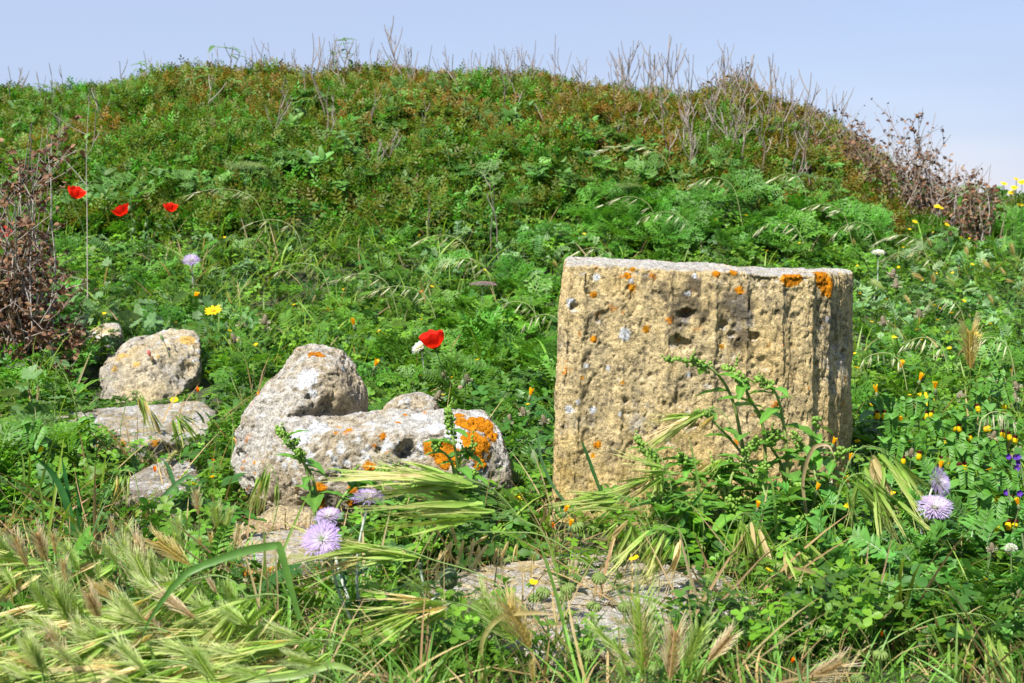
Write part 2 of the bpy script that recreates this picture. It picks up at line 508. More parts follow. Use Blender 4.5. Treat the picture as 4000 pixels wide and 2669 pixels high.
# fluted block: part of a column drum standing on end
def sx(px, d=2.36): return (px - 2000) / FPX * d
plan = [(sx(2196), 2.375), (sx(2225), 2.352), (sx(2700), 2.335), (sx(3020), 2.34), (sx(3170), 2.36), (sx(3270), 2.40), (sx(3305, 2.5), 2.47), (sx(3318, 2.6), 2.56), (sx(3270, 2.7), 2.655), (.10, 2.615), (.092, 2.5)]
def zt(x): return .4335 - (x - .08) * .043
blk = []
for x, y in plan:
    cx, cy = .32, 2.5
    blk.append((x + (cx - x) * .012, y + (cy - y) * .05, zt(x)))
    blk.append((x, y, zt(x) - .018))
    sl_ = -.022 if x < .3 else 0
    blk.append((x + sl_, y - .012, -.06))
ridge = [sx(p) for p in (2150, 2262, 2425, 2600, 2790, 2915, 3062, 3190, 3268, 3330)]
def blockshape(V, N):
    x, z = V[:, 0] - .022 * np.clip((V[:, 2] - .2) / .4, -1, 1) * np.clip(1 - (V[:, 0] - .08) / .3, 0, 1), V[:, 2]
    s = np.zeros(len(V))
    dep = [.008, .020, .020, .014, .016, .015, .013, .012, .008]
    for a, b, dp in zip(ridge[:-1], ridge[1:], dep):
        t = np.clip((x - a) / (b - a), 0, 1)
        sh = .55 if a > .30 else .9
        prof = np.sin(np.pi * t) ** sh * (.62 + (.7 if a > .30 else .35) * (1 - t) ** 1.5)
        s -= dp * np.where((x > a) & (x < b), prof, 0)
    front = sst(-.1, .5, -N[:, 1] + .5 * N[:, 0])
    ero = .7 + .6 * fbm(V * np.array((9, 9, 4)), 3, 91)
    fade = sst(.44, .40, z) * (.45 + .55 * sst(.02, .2, z))
    s = s * front * np.clip(ero, 0.1, 1.2) * fade
    # holes eaten into the face
    for px, py, r, dp in [(2668, 1228, 34, .016), (2700, 1215, 24, .010), (2640, 1340, 40, .010), (2840, 1262, 17, .013), (2872, 1302, 12, .010), (2962, 1303, 14, .011), (3318, 1375, 16, .012), (3290, 1340, 30, .012), (3215, 1425, 22, .012), (2232, 1190, 18, .010), (3230, 1180, 26, .008), (2350, 1240, 40, .006), (2640, 1560, 45, .006), (3000, 1420, 30, .006), (2160, 1960, 22, .012), (2430, 1560, 30, .006)]:
        p = surf_at(V, px, py)
        R = r / FPX * 2.36
        e = fbm(V * 45, 3, 33)
        s -= dp * sst(1.25, .35, np.linalg.norm((V - p) * np.array((1, 1, 1.15)), axis=1) / R + .6 * e)
    # break the top edge
    return s + .004 * fbm(V * 14, 3, 77)
def blockpaint(V, N, C):
    qx, qy = proj(V)
    n = fbm(V * 60, 3, 140); n2 = fbm(V * np.array((14, 14, 7)), 3, 141)
    # white crust on the top face
    C = mixc(C, (.52, .515, .50), sst(.5, .95, N[:, 2] + .45 * n) * .85)
    # yellow crust low down, dark crust in streaks under the top edge
    C = mixc(C, (.55, .38, .09), sst(.22, .02, V[:, 2] + .09 * n2) * (.45 + .5 * n))
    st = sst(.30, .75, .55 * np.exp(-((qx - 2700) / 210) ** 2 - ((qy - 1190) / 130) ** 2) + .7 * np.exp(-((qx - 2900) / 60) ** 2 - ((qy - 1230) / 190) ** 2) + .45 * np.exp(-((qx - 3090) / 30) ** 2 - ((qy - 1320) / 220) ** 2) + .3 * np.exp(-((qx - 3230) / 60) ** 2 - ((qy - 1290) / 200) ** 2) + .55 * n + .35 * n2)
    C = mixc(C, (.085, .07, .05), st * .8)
    C = paint(V, C, [(3085, 1072, 36), (3098, 1100, 30), (3110, 1066, 26), (3225, 1085, 30), (3240, 1115, 34), (3242, 1140, 22), (3205, 1064, 20), (2452, 1062, 13), (2472, 1040, 10), (2486, 1131, 11), (2318, 1148, 11), (2895, 1128, 15), (2512, 1294, 11), (2332, 1325, 11), (2425, 1297, 6), (2318, 1740, 13), (2322, 1768, 8), (2290, 1474, 7), (2440, 1482, 7), (2805, 1056, 14), (2877, 1054, 13), (2826, 1362, 8), (2653, 1337, 6), (3210, 1047, 10)], (.60, .255, .006), 5, .35)
    C = paint(V, C, [(2440, 1318, 21), (2690, 1135, 10), (2330, 1085, 12), (2480, 1090, 9), (2362, 1437, 10), (2300, 1420, 8), (2702, 1472, 9), (2217, 1602, 14), (2320, 1598, 12), (2440, 1618, 8), (2270, 1570, 9), (2215, 1180, 18), (2710, 1063, 10)], (.6, .62, .64), 6, .3)
    return C
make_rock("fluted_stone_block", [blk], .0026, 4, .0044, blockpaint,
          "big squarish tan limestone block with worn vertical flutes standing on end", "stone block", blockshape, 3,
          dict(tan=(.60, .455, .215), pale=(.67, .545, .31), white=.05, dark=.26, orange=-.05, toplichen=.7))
# broken rock: a knob at the left, a long slab to the right
def PL(l): return [P(*q) for q in l]
knob = PL([(1135, 1420, 2.50), (1160, 1360, 2.52), (1250, 1350, 2.53), (1340, 1372, 2.53), (1395, 1440, 2.52), (1425, 1540, 2.50), (1420, 1640, 2.50), (1100, 1460, 2.46), (1010, 1550, 2.43), (930, 1650, 2.40), (915, 1760, 2.38), (1200, 1390, 2.46), (1300, 1420, 2.44), (1350, 1530, 2.43), (1390, 1600, 2.45), (1150, 1600, 2.38),
           (1170, 1370, 2.66), (1330, 1390, 2.66), (1400, 1500, 2.66), (1000, 1580, 2.62), (1400, 1900, 2.65), (1000, 1900, 2.62)])
heel = PL([(910, 1680, 2.41), (905, 1800, 2.40), (960, 1940, 2.37), (1050, 2040, 2.34), (1300, 2030, 2.33), (1000, 1580, 2.43), (1100, 1640, 2.37), (1300, 1660, 2.37), (1090, 1760, 2.345), (1330, 1640, 2.42), (1060, 1900, 2.33), (950, 1750, 2.6), (1000, 2000, 2.6), (1300, 2000, 2.6)])
slab_ = PL([(1120, 1650, 2.40), (1260, 1632, 2.40), (1450, 1600, 2.42), (1540, 1592, 2.44), (1700, 1600, 2.45), (1800, 1606, 2.44), (1885, 1604, 2.44), (1905, 1630, 2.42), (1955, 1680, 2.40), (1985, 1760, 2.37), (2005, 1860, 2.36), (2010, 1945, 2.36), (1150, 1700, 2.345), (1420, 1690, 2.33), (1700, 1690, 2.33), (1900, 1720, 2.335), (1150, 1900, 2.31), (1500, 1930, 2.30), (1850, 1900, 2.31), (1200, 2060, 2.34), (1990, 2010, 2.36),
            (1900, 1640, 2.62), (1990, 1900, 2.62), (1200, 1700, 2.62), (1200, 2000, 2.62)])
bump_ = PL([(1510, 1600, 2.50), (1580, 1560, 2.52), (1650, 1550, 2.53), (1690, 1565, 2.53), (1710, 1610, 2.50), (1520, 1600, 2.60), (1650, 1565, 2.62), (1710, 1610, 2.6), (1520, 1700, 2.55), (1710, 1700, 2.55)])
foot_ = PL([(1000, 2030, 2.30), (1080, 1975, 2.33), (1230, 1985, 2.28), (1260, 2060, 2.24), (1100, 2085, 2.22), (1000, 2080, 2.24), (1250, 2000, 2.4), (1030, 2000, 2.4)])
def rockshape(V, N):
    s = .010 * fbm(V * 11, 3, 55)
    for px, py, r, dp in [(1590, 1750, 34, .03), (1560, 1758, 22, .02), (1615, 1752, 22, .02), (1600, 1720, 24, .012), (1470, 1748, 14, .010), (1225, 1545, 14, .010), (1290, 1590, 40, .009), (1100, 1435, 16, .010), (1060, 1690, 26, .012), (1265, 1655, 60, .006), (1120, 1560, 40, .005), (1720, 1735, 24, .01), (1330, 1860, 46, .008)]:
        p = surf_at(V, px, py)
        s -= dp * sst(1.2, .4, np.linalg.norm(V - p, axis=1) / (r / FPX * 2.38) + .5 * fbm(V * 50, 3, 34))
    return s
def rockpaint(V, N, C):
    n = fbm(V * 55, 3, 240)
    C = mixc(C, (.60, .60, .59), sst(.45, .95, N[:, 2] * .8 + .6 * n) * .6)
    C = paint(V, C, [(1830, 1640, 44), (1880, 1650, 46), (1920, 1680, 30), (1860, 1710, 46), (1830, 1700, 30), (1905, 1720, 34), (1868, 1765, 30), (1880, 1780, 18), (1800, 1610, 18), (1740, 1755, 46), (1700, 1750, 30), (1770, 1790, 24), (1740, 1800, 20), (1240, 1369, 26), (1222, 1366, 16), (1258, 1376, 18), (1445, 1806, 19), (1432, 1806, 12), (1360, 1662, 12), (1345, 1668, 9), (1325, 1652, 7), (1492, 1690, 12), (1560, 1632, 12), (1585, 1604, 8), (1650, 1594, 12), (990, 1522, 12), (905, 1722, 8), (990, 1790, 7), (1900, 1805, 16), (1880, 1820, 14), (1925, 1790, 9), (1450, 1735, 7), (1500, 1752, 6), (1310, 1676, 6), (1250, 1925, 24), (1235, 1980, 26), (1220, 2010, 20), (1370, 1890, 24), (1385, 1930, 20), (1370, 1980, 18), (1360, 1870, 16), (1610, 1950, 12)], (.66, .235, .006), 15, .4)
    C = paint(V, C, [(1790, 1690, 40), (1800, 1660, 26), (1700, 1650, 34), (1870, 1610, 30), (1880, 1850, 26), (1960, 1700, 22), (1200, 1460, 40), (1228, 1524, 16), (1180, 1680, 40), (1240, 1660, 36), (1150, 1710, 22), (1450, 1640, 16), (1500, 1738, 14), (1280, 1760, 12), (1220, 1760, 12), (1355, 1435, 12), (1110, 1790, 12), (1650, 1740, 16), (1640, 1610, 30)], (.66, .67, .68), 16, .5)
    return C
make_rock("broken_rock", [knob, heel, slab_, bump_], .0028, 5, .0052, rockpaint,
          "pale lichen-crusted broken rock with a rounded knob and a large orange lichen patch", "rock", rockshape, 23,
          dict(tan=(.43, .35, .225), pale=(.50, .45, .35), white=.45, dark=.28, orange=.02, toplichen=.5))
make_rock("footing_stone", [foot_], .004, 6, .004, None, "low crumbly grey stone wedged under the knob end of the broken rock", "rock", None, 29, dict(white=.2, dark=.35, orange=0.05))
# stone half hidden at the left, with a smaller one behind
lr = PL([(375, 1480, 3.45), (400, 1420, 3.49), (470, 1365, 3.55), (540, 1315, 3.61), (640, 1288, 3.65), (760, 1292, 3.65), (785, 1320, 3.63), (790, 1400, 3.57), (750, 1480, 3.49), (600, 1400, 3.45), (390, 1560, 3.41), (480, 1600, 3.37), (600, 1620, 3.35), (700, 1560, 3.41), (450, 1600, 3.68), (780, 1550, 3.68), (640, 1320, 3.78), (760, 1320, 3.78), (450, 1400, 4.0)])
def lrp(V, N, C):
    C = mixc(C, (.34, .33, .31), sst(.0, .5, fbm(V * 11, 4, 300)) * .6)
    return paint(V, C, [(474, 1372, 20), (525, 1410, 14), (455, 1390, 12), (740, 1310, 26), (620, 1375, 10), (440, 1430, 12)], (.62, .40, .12), 25, .5)
make_rock("left_boulder".replace("left_", "small_"), [lr], .005, 2, .0060, lrp, "buff angular boulder with a smooth sloping top beside the dead brown bush", "rock", lambda V, N: .016 * fbm(V * 13, 3, 56) - .010 * sst(.1, .3, fbm(V * 24, 3, 57)), 43, dict(tan=(.52, .41, .22), pale=(.54, .48, .36), white=.2, dark=.02, orange=-.3))
lb = PL([(300, 1345, 3.88), (350, 1290, 3.96), (410, 1262, 4.00), (465, 1262, 4.00), (480, 1300, 3.93), (440, 1350, 3.86), (330, 1400, 3.80), (440, 1420, 3.80), (330, 1350, 4.08), (470, 1350, 4.08)])
make_rock("weathered_stone", [lb], .008, 5, .006, None, "small grey weathered stone peeping out behind the buff boulder among mallow leaves", "rock", None, 47, dict(white=.3, dark=.5, orange=-.2))
# low flat stones
def flat(pts, dz=.012, th=.10):
    o = []
    for px, py in pts:
        p = G(px, py); c = p.copy(); c[2] += dz
        o.append(c); q = p.copy(); q[2] -= th; o.append(q)
    return o
def fpaint(seed, spots):
    def f(V, N, C):
        n = fbm(V * 60, 3, seed)
        C = mixc(C, (.42, .415, .40), sst(.0, .4, n + .1) * .6)
        C = mixc(C, (.45, .34, .09), sst(.2, .5, fbm(V * 70, 3, seed + 3) + .05) * .6)
        return paint(V, C, spots, (.62, .25, .01), seed, .5)
    return f
make_rock("flat_slab", [flat([(1430, 2460), (1440, 2400), (1900, 2265), (2300, 2215), (2640, 2225), (2900, 2330), (2975, 2395), (2960, 2480), (2700, 2590), (2200, 2640), (1700, 2590)], .024)], .0045, 8, .0022,
          fpaint(61, [(2190, 2282, 12), (2180, 2318, 10), (1455, 2440, 16), (1590, 2400, 14), (1620, 2440, 10), (1720, 2390, 12), (2000, 2340, 9), (1400, 2420, 12)]),
          "wide flat grey slab with yellow crust lying at the foot of the fluted block", "slab", None, 61, dict(tan=(.52, .42, .25), pale=(.55, .47, .33), white=.15, dark=.05, orange=.0))
make_rock("low_slab", [flat([(180, 1735), (300, 1690), (560, 1672), (800, 1655), (850, 1700), (820, 1790), (560, 1830), (300, 1800)], .055)], .006, 6, .005,
          fpaint(67, [(430, 1720, 14), (270, 1755, 12), (615, 1722, 14), (345, 1715, 12), (210, 1750, 12), (480, 1715, 10), (540, 1705, 8)]),
          "long low slab with orange flecks half buried in weeds in front of the boulder", "slab", None, 67, dict(tan=(.40, .32, .2), pale=(.42, .37, .28), white=.25, dark=.5, orange=.05))
make_rock("sunning_stone", [flat([(440, 2010), (520, 1950), (620, 1895), (700, 1870), (760, 1900), (800, 1990), (700, 2060), (520, 2070)], .05)], .0045, 5, .004, None,
          "dark grey stone with the lizard basking on it", "rock", None, 71, dict(tan=(.36, .30, .22), pale=(.40, .36, .30), white=.35, dark=.6, orange=-.3))
make_rock("sandy_stone", [flat([(900, 2130), (1000, 2080), (1200, 2070), (1290, 2100), (1210, 2170), (1000, 2190)], .03)], .005, 5, .004, None,
          "crumbly sandy stone under the barley below the broken rock", "rock", None, 73, dict(tan=(.50, .36, .20), pale=(.52, .40, .26), white=-.2, dark=.1, orange=-.3))
make_rock("edge_stone", [flat([(900, 2290), (960, 2215), (1120, 2190), (1290, 2200), (1330, 2250), (1280, 2320), (1100, 2350), (940, 2340)], .05)], .0045, 5, .004,
          fpaint(75, [(960, 2240, 18), (1050, 2215, 14), (1160, 2225, 12), (1250, 2230, 10)]),
          "pale stone edge with an orange rim behind the bent grass blade", "rock", None, 75, dict(white=.3, dark=.1, orange=.1))
# ------------------------------------------------------------------ leaf and sprig templates (metres)
def U(a, b): return random.uniform(a, b)
def jit(c, a=.15): return np.clip(np.asarray(c) * (1 + rng.uniform(-a, a)) + rng.uniform(-.006, .006, 3), .002, 1)
GREEN = dict(shrub=(.075, .190, .012), shrubdark=(.028, .085, .010), red=(.21, .095, .012), olive=(.12, .145, .014),
             feather=(.080, .230, .022), carrot=(.095, .230, .018), grey=(.140, .250, .095), clover=(.105, .225, .016),
             grass=(.165, .275, .032), mallow=(.105, .195, .070), vetch=(.075, .180, .016), honey=(.095, .250, .030), beet=(.070, .180, .022))
def diamond(mb, base, d, up, ln, wd, col, k=2):
    mb.leaf(base, d, up, ln, wd, col, bend=U(-.05, .3), fold=U(.05, .35), k=k, shape=(.12, 1, .7, .05) if k > 2 else (.1, 1, .06))
def t_shrub(redness):
    mb = MB()
    h = U(.07, .12)
    top = np.array((U(-.02, .02), U(-.02, .02), h))
    n = random.randint(6, 8)
    for i in range(n):
        t = (i + .6) / n
        a = i * 2.4 + U(-.4, .4)
        d = np.array((math.cos(a), math.sin(a), .35 + .9 * t)); d /= np.linalg.norm(d)
        base = top * t
        ln = U(.05, .075) * (1 - .35 * t)
        side = np.array((-math.sin(a), math.cos(a), 0))
        up = np.cross(side, d) * -1
        up = up if up[2] > 0 else -up
        r = redness * (t > .55) * U(.3, 1.1)
        base_c = np.array(GREEN['shrub']) * U(.75, 1.25) if U(0, 1) < .7 else np.array(GREEN['olive'])
        c = base_c + (np.array(GREEN['red']) - base_c) * min(r, .95)
        m = 3
        for j in range(m):
            q = base + d * ln * (j + .8) / (m + .4)
            for s in (-1, 1):
                diamond(mb, q, d * .65 + side * s + up * .15, up, U(.015, .022), U(.0032, .0046), jit(c))
        diamond(mb, base + d * ln, d, up, U(.016, .022), .004, jit(c))
    return mb.arr()
def t_frond(ln, pairs, sub, col, lobew=.0028, wide=.38, arch=.5):
    """divided leaf: rachis with lobed pinnae"""
    mb = MB()
    t = np.linspace(0, 1, 6)
    el = U(.5, 1.1)
    f = lambda t: np.stack([ln * t * math.cos(el), 0 * t, ln * (t * math.sin(el) - arch * t * t * .8)], -1)
    mb.strip(f(t), np.linspace(.0016, .0005, 6), (0, 1, 0), np.array(col) * 1.2)
    for i in range(pairs):
        tt = .22 + .76 * i / pairs
        p = f(np.array(tt)); tg = f(np.array(tt + .02)) - p; tg /= np.linalg.norm(tg)
        up = np.cross(tg, (0, 1, 0)); up = up if up[2] > 0 else -up
        pl = ln * wide * math.sin(math.pi * (.25 + .7 * tt)) * U(.85, 1.1)
        for s in (-1, 1):
            d = tg * .6 + np.array((0, s, 0)) * .9 + up * U(-.15, .2); d /= np.linalg.norm(d)
            sd = np.cross(up, d)
            c = jit(col, .2)
            diamond(mb, p, d, up, pl, lobew * 1.1, c)
            for j in range(sub):
                q = p + d * pl * (.3 + .55 * j / max(sub - 1, 1))
                for s2 in (-1, 1):
                    diamond(mb, q, d * .75 + sd * s2 * .8 + up * U(-.1, .3), up, pl * U(.28, .42) * (1 - .3 * j / sub), lobew, c)
    return mb.arr()
def rosette(fr, n, lean=(.2, .8)):
    mb = MB()
    for i in range(n):
        R = rotz(i * 6.283 / n + U(-.5, .5))
        mb.place(random.choice(fr), R, (0, 0, U(0, .02)), U(.7, 1.15), U(.8, 1.2))
    return mb.arr()
def t_clover(n=14, rad=.04, col=GREEN['clover'], lf=.010):
    mb = MB()
    for i in range(n):
        a, r = U(0, 6.28), rad * math.sqrt(U(0, 1))
        h = U(.015, .05)
        c = np.array((r * math.cos(a), r * math.sin(a), h))
        tilt = np.array((U(-.5, .5), U(-.5, .5), 1.0)); tilt /= np.linalg.norm(tilt)
        mb.strip([c * (.4, .4, 0), c], [.0006, .0005], (1, 0, 0), np.array(col) * 1.3)
        R = rot_to(tilt)
        cc = jit(col, .3)
        sz = lf * U(.7, 1.3)
        a0 = U(0, 6)
        for k in range(3):
            b = a0 + k * 2.09
            d = R @ np.array((math.cos(b), math.sin(b), U(-.1, .35)))
            mb.leaf(c, d, tilt, sz, sz * .42, cc, bend=.1, fold=U(.1, .4), k=3, shape=(.15, .75, 1, .45))
    return mb.arr()
def t_vetch(ln=.08, col=GREEN['vetch']):
    mb = MB()
    el = U(.3, .9)
    f = lambda t: np.stack([ln * t * math.cos(el), 0 * t, ln * (t * math.sin(el) - .35 * t * t)], -1)
    mb.strip(f(np.linspace(0, 1, 5)), [.0008] * 5, (0, 1, 0), np.array(col) * 1.4)
    for i in range(9):
        tt = .12 + .86 * i / 9
        p = f(np.array(tt))
        for s in (-1, 1):
            mb.leaf(p, (.35, s, .25), (0, 0, 1), ln * .19, ln * .038, jit(col, .2), bend=.15, fold=.3, k=3, shape=(.3, 1, .9, .3))
    return mb.arr()
def t_spiny(ln=.10, col=GREEN['grey'], vein=(.34, .40, .30), w=.30):
    """thistle leaf: lobes drawn out to spines, pale midrib"""
    mb = MB()
    el = U(.2, .9)
    f = lambda t: np.stack([ln * t * math.cos(el), 0 * t, ln * (t * math.sin(el) - .5 * t * t)], -1)
    ts = np.linspace(0, 1, 6)
    mb.strip(f(ts), ln * .035 * np.array((.8, 1, 1, .8, .5, .1)), (0, 1, 0), col, .3)
    up0 = np.array((-.3, 0, .9))
    mb.strip(f(ts) + np.array((-.0004, 0, .0009)), ln * .006 * np.array((1.2, 1, .9, .7, .5, .1)), (0, 1, 0), vein)
    for i in range(6):
        tt = .1 + .84 * i / 6
        p = f(np.array(tt))
        for s in (-1, 1):
            l2 = ln * w * math.sin(math.pi * (.25 + .65 * tt)) * U(.8, 1.2)
            mb.leaf(p, (U(.2, .7), s, U(.0, .7)), (-.3, 0, 1), l2, l2 * .22, jit(col, .2), bend=U(-.2, .2), fold=.4, k=2, shape=(.9, .8, .03), tipcol=np.array(col) * 1.5)
            mb.leaf(p, (U(.7, 1.3), s * .7, U(.3, .9)), (-.3, 0, 1), l2 * .6, l2 * .14, jit(col, .2), bend=0, fold=.4, k=2, shape=(.9, .7, .03), tipcol=np.array(col) * 1.5)
    return mb.arr()
def t_grass(n=7, h=(.08, .2), col=GREEN['grass'], w=.0022, spread=.5, dry=.1):
    mb = MB()
    for i in range(n):
        a = U(0, 6.28); L_ = U(*h); le = U(.05, spread)
        t = np.linspace(0, 1, 6)
        dirx = np.array((math.cos(a), math.sin(a), 0))
        b = U(.1, .9) * L_
        pts = np.array((U(-.012, .012), U(-.012, .012), 0)) + np.outer(t * L_ * le + t ** 2.2 * b * .6, dirx) + np.outer(t * L_ * (1 - .25 * le) - t ** 3 * b * .4, (0, 0, 1))
        c = jit(col, .25) if U(0, 1) > dry else jit((.33, .25, .12), .2)
        ww = w * U(.6, 1.4)
        mb.strip(pts, ww * np.array((.8, 1, 1, .85, .55, .05)), np.cross(dirx, (0, 0, 1)), c, .4)
    return mb.arr()
def t_round(sz=.03, col=GREEN['mallow']):
    """mallow leaf: round, shallow-lobed, pleated, on a stalk"""
    mb = MB()
    h = U(.03, .07)
    c0 = np.array((U(-.02, .02), U(-.02, .02), h))
    mb.tube([(0, 0, 0), c0 * .6 + (0, 0, .003), c0], .0009, np.array(col) * .9, 3)
    R = rot_to((U(-.6, .6), U(-.8, .2), 1))
    V, F, C = [(0, 0, -.002)], [], [np.array(col) * 1.25]
    m = 20
    for j in range(m + 1):
        a = .25 + (6.283 - .5) * j / m
        lob = .82 + .18 * abs(math.sin(a * 2.6)) + U(-.03, .03)
        z = .12 * (1 if j % 2 else -.4) + U(-.05, .05) + .1
        for rr in (.55, 1.0):
            V.append((sz * lob * rr * math.cos(a), sz * lob * rr * math.sin(a), sz * z * rr)); C.append(jit(col, .12) * (1.1 if j % 2 else .95))
    for j in range(m):
        b = 1 + j * 2
        F += [[0, b, b + 2, b + 2], [b, b + 1, b + 3, b + 2]]
    mb.add(np.array(V) @ R.T + c0, F, np.array(C))
    return mb.arr()
def t_broad(n=6, ln=(.03, .06), col=GREEN['beet'], asp=.22):
    mb = MB()
    for i in range(n):
        a = i * 2.4 + U(-.3, .3)
        l_ = U(*ln)
        mb.leaf((0, 0, U(.0, .03)), (math.cos(a), math.sin(a), U(.2, 1.3)), (0, 0, 1), l_, l_ * asp, jit(col, .25), bend=U(.1, .5), fold=U(.1, .5), k=4)
    return mb.arr()

# ------------------------------------------------------------------ scattering
def samp(n, y0, y1, um=.43):
    if um < .55: n, um = int(n * .58 / um), .58   # also what a step to the side would show
    y = np.sqrt(rng.uniform(y0 ** 2, y1 ** 2, n))
    u = rng.uniform(-um, um, n)
    return u * y, y
STONES = [((2140, 3360), (2.30, 2.68)), ]
def blocked(x, y):
    """inside a stone's footprint"""
    px = 2000 + x / y * FPX
    b = (px > 2150) & (px < 3345) & (y > 2.325) & (y < 2.66)
    b |= (px > 930) & (px < 2005) & (y > 2.30) & (y < 2.64)
    b |= (px > 380) & (px < 800) & (y > 3.40) & (y < 3.74)
    return b
def slabby(x, y):
    """on a flat stone, where plants are thin"""
    p = np.stack([x, y, hz(x, y)], -1)
    qx, qy = proj(p)
    s = (((qx - 2220) / 690) ** 2 + ((qy - 2430) / 200) ** 2 < 1)
    s |= (((qx - 560) / 330) ** 2 + ((qy - 1780) / 110) ** 2 < 1)
    s |= (((qx - 640) / 190) ** 2 + ((qy - 2010) / 135) ** 2 < 1)
    s |= (((qx - 1120) / 230) ** 2 + ((qy - 2200) / 220) ** 2 < 1)
    s |= (((qx - 2340) / 260) ** 2 + ((qy - 2110) / 160) ** 2 < 1)
    return s
def lowzone(x, y):
    qx, qy = pxy(x, y)
    return ((qx - 590) / 300) ** 2 + ((qy - 1590) / 150) ** 2 < 1
def scatter(tpls, x, y, sc, tilt=.25, dz=0.0, tint=.25, nrm_mix=.5, hue=None):
    n = len(x)
    z = hz(x, y)
    nrm = hzn(x, y) * nrm_mix + np.array((0, 0, 1.0)) * (1 - nrm_mix) + rng.normal(0, tilt, (n, 3)) * (1, 1, .3)
    R = rots(nrm, rng.uniform(0, 6.283, n))
    Pn = np.stack([x, y, z + dz], 1)
    tn = 1 + rng.uniform(-tint, tint, n)[:, None] * np.ones(3) + rng.uniform(-.1, .1, (n, 3))
    if hue is not None: tn = tn * hue
    return inst(tpls, R, Pn, sc, tn)
def stuff(name, arrs, mat, label, cat_):
    o = obj(name, mesh(name, arrs, mat, True))
    return tag(o, label, cat_, None, "stuff")
def pxy(x, y, dz=0.0):
    return proj(np.stack([x, y, hz(x, y) + dz], -1))
# lower edge of the mound shrub, as a row in the picture of the real boundary between shrub and meadow
EDGX = [-800, 0, 300, 700, 1100, 1600, 2000, 2200, 2400, 2700, 3000, 3200, 3400, 3600, 4400]
EDGY = [930, 930, 890, 850, 860, 860, 850, 800, 760, 760, 800, 850, 880, 890, 900]
def is_shrub(x, y):
    qx, qy = pxy(x, y, .08)
    w_ = 22 * fbm(np.stack([x * 6, y * 6, 0 * x], -1), 3, 400)
    return (qy + w_ < np.interp(qx, EDGX, EDGY)) & (y > 3.6)

def lowleft(x, y):
    qx, qy = pxy(x, y)
    return (qy > 2090 + .00012 * (qx - 300) ** 2 * (qx > 300)) & (qx < 1500)
# 1. the shrub that clothes the mound
def lump(x, y):
    p = np.stack([x * 2.6, y * 1.8, 0 * x], -1)
    q = np.stack([x * 8, y * 6, 0 * x], -1)
    return .11 * fbm(p, 3, 410) + .06 * fbm(q, 3, 411)
def shrub():
    tp = [t_shrub(r) for r in (0, 0, .25, .5, .7, .8, .9, .3)]
    x, y = samp(46000, 3.9, 8.0, .47)
    m = is_shrub(x, y) & (fbm(np.stack([x * 5, y * 3.4, 0 * x], -1), 2, 440) > -.42)
    u = 2000 + x / y * FPX
    m &= ~((u > 3420) & (rng.uniform(0, 1, len(x)) < sst(3380, 3600, u)))
    x, y = x[m], y[m]
    n = len(x)
    # lower slope greener, upper slope and the right flank redder
    qx, qy = pxy(x, y)
    red = fbm(np.stack([x * 2.2, y * 2.2, 0 * x], -1), 3, 420) + .5 * sst(750, 350, qy) + .75 * sst(1900, 2700, qx) - .40
    hue = np.where((red + rng.normal(0, .2, n) > 0)[:, None], np.array((1.15, .85, .9)), np.array((.72, 1.12, .95)))
    edge = np.clip((np.interp(qx, EDGX, EDGY) - qy) / 90, .25, 1)
    a = scatter(tp, x, y, rng.uniform(.45, 1.1, n), .38, (CANOPY - .075 + lump(x, y)) * edge, .3, .65, hue)
    x2, y2 = samp(9000, 3.9, 8.0, .47)
    m = is_shrub(x2, y2); x2, y2 = x2[m], y2[m]
    b = scatter(tp, x2, y2, rng.uniform(.9, 1.4, len(x2)), .5, .0 + .5 * lump(x2, y2), .3, .5, np.array((.7, .95, .9)))
    # brighter creeping weeds threaded through the shrub, more of them on the lower left slope
    wv = [rosette([t_frond(U(.06, .1), 5, 2, (.11, .24, .045), .0034, .4) for _ in range(2)], 4) for _ in range(3)] + [t_broad(7, (.03, .055), (.09, .22, .04), .24) for _ in range(4)]
    x3, y3 = samp(5200, 4.2, 7.6, .42)
    qx, qy = pxy(x3, y3)
    dn = .18 + .9 * fbm(np.stack([x3 * 1.5, y3 * 1.2, 0 * x3], -1), 3, 430) + .35 * sst(500, 800, qy) - .35 * sst(2000, 2700, qx)
    m = is_shrub(x3, y3) & (rng.uniform(0, 1, len(x3)) < dn)
    x3, y3 = x3[m], y3[m]
    c = scatter(wv, x3, y3, rng.uniform(.7, 1.2, len(x3)), .35, CANOPY - .03 + lump(x3, y3), .3, .6)
    stuff("shrub_cover", cat(a, b, c), M_SHRUB, "dense low evergreen shrub with reddish shoot tips covering the whole mound", "shrub")
shrub()

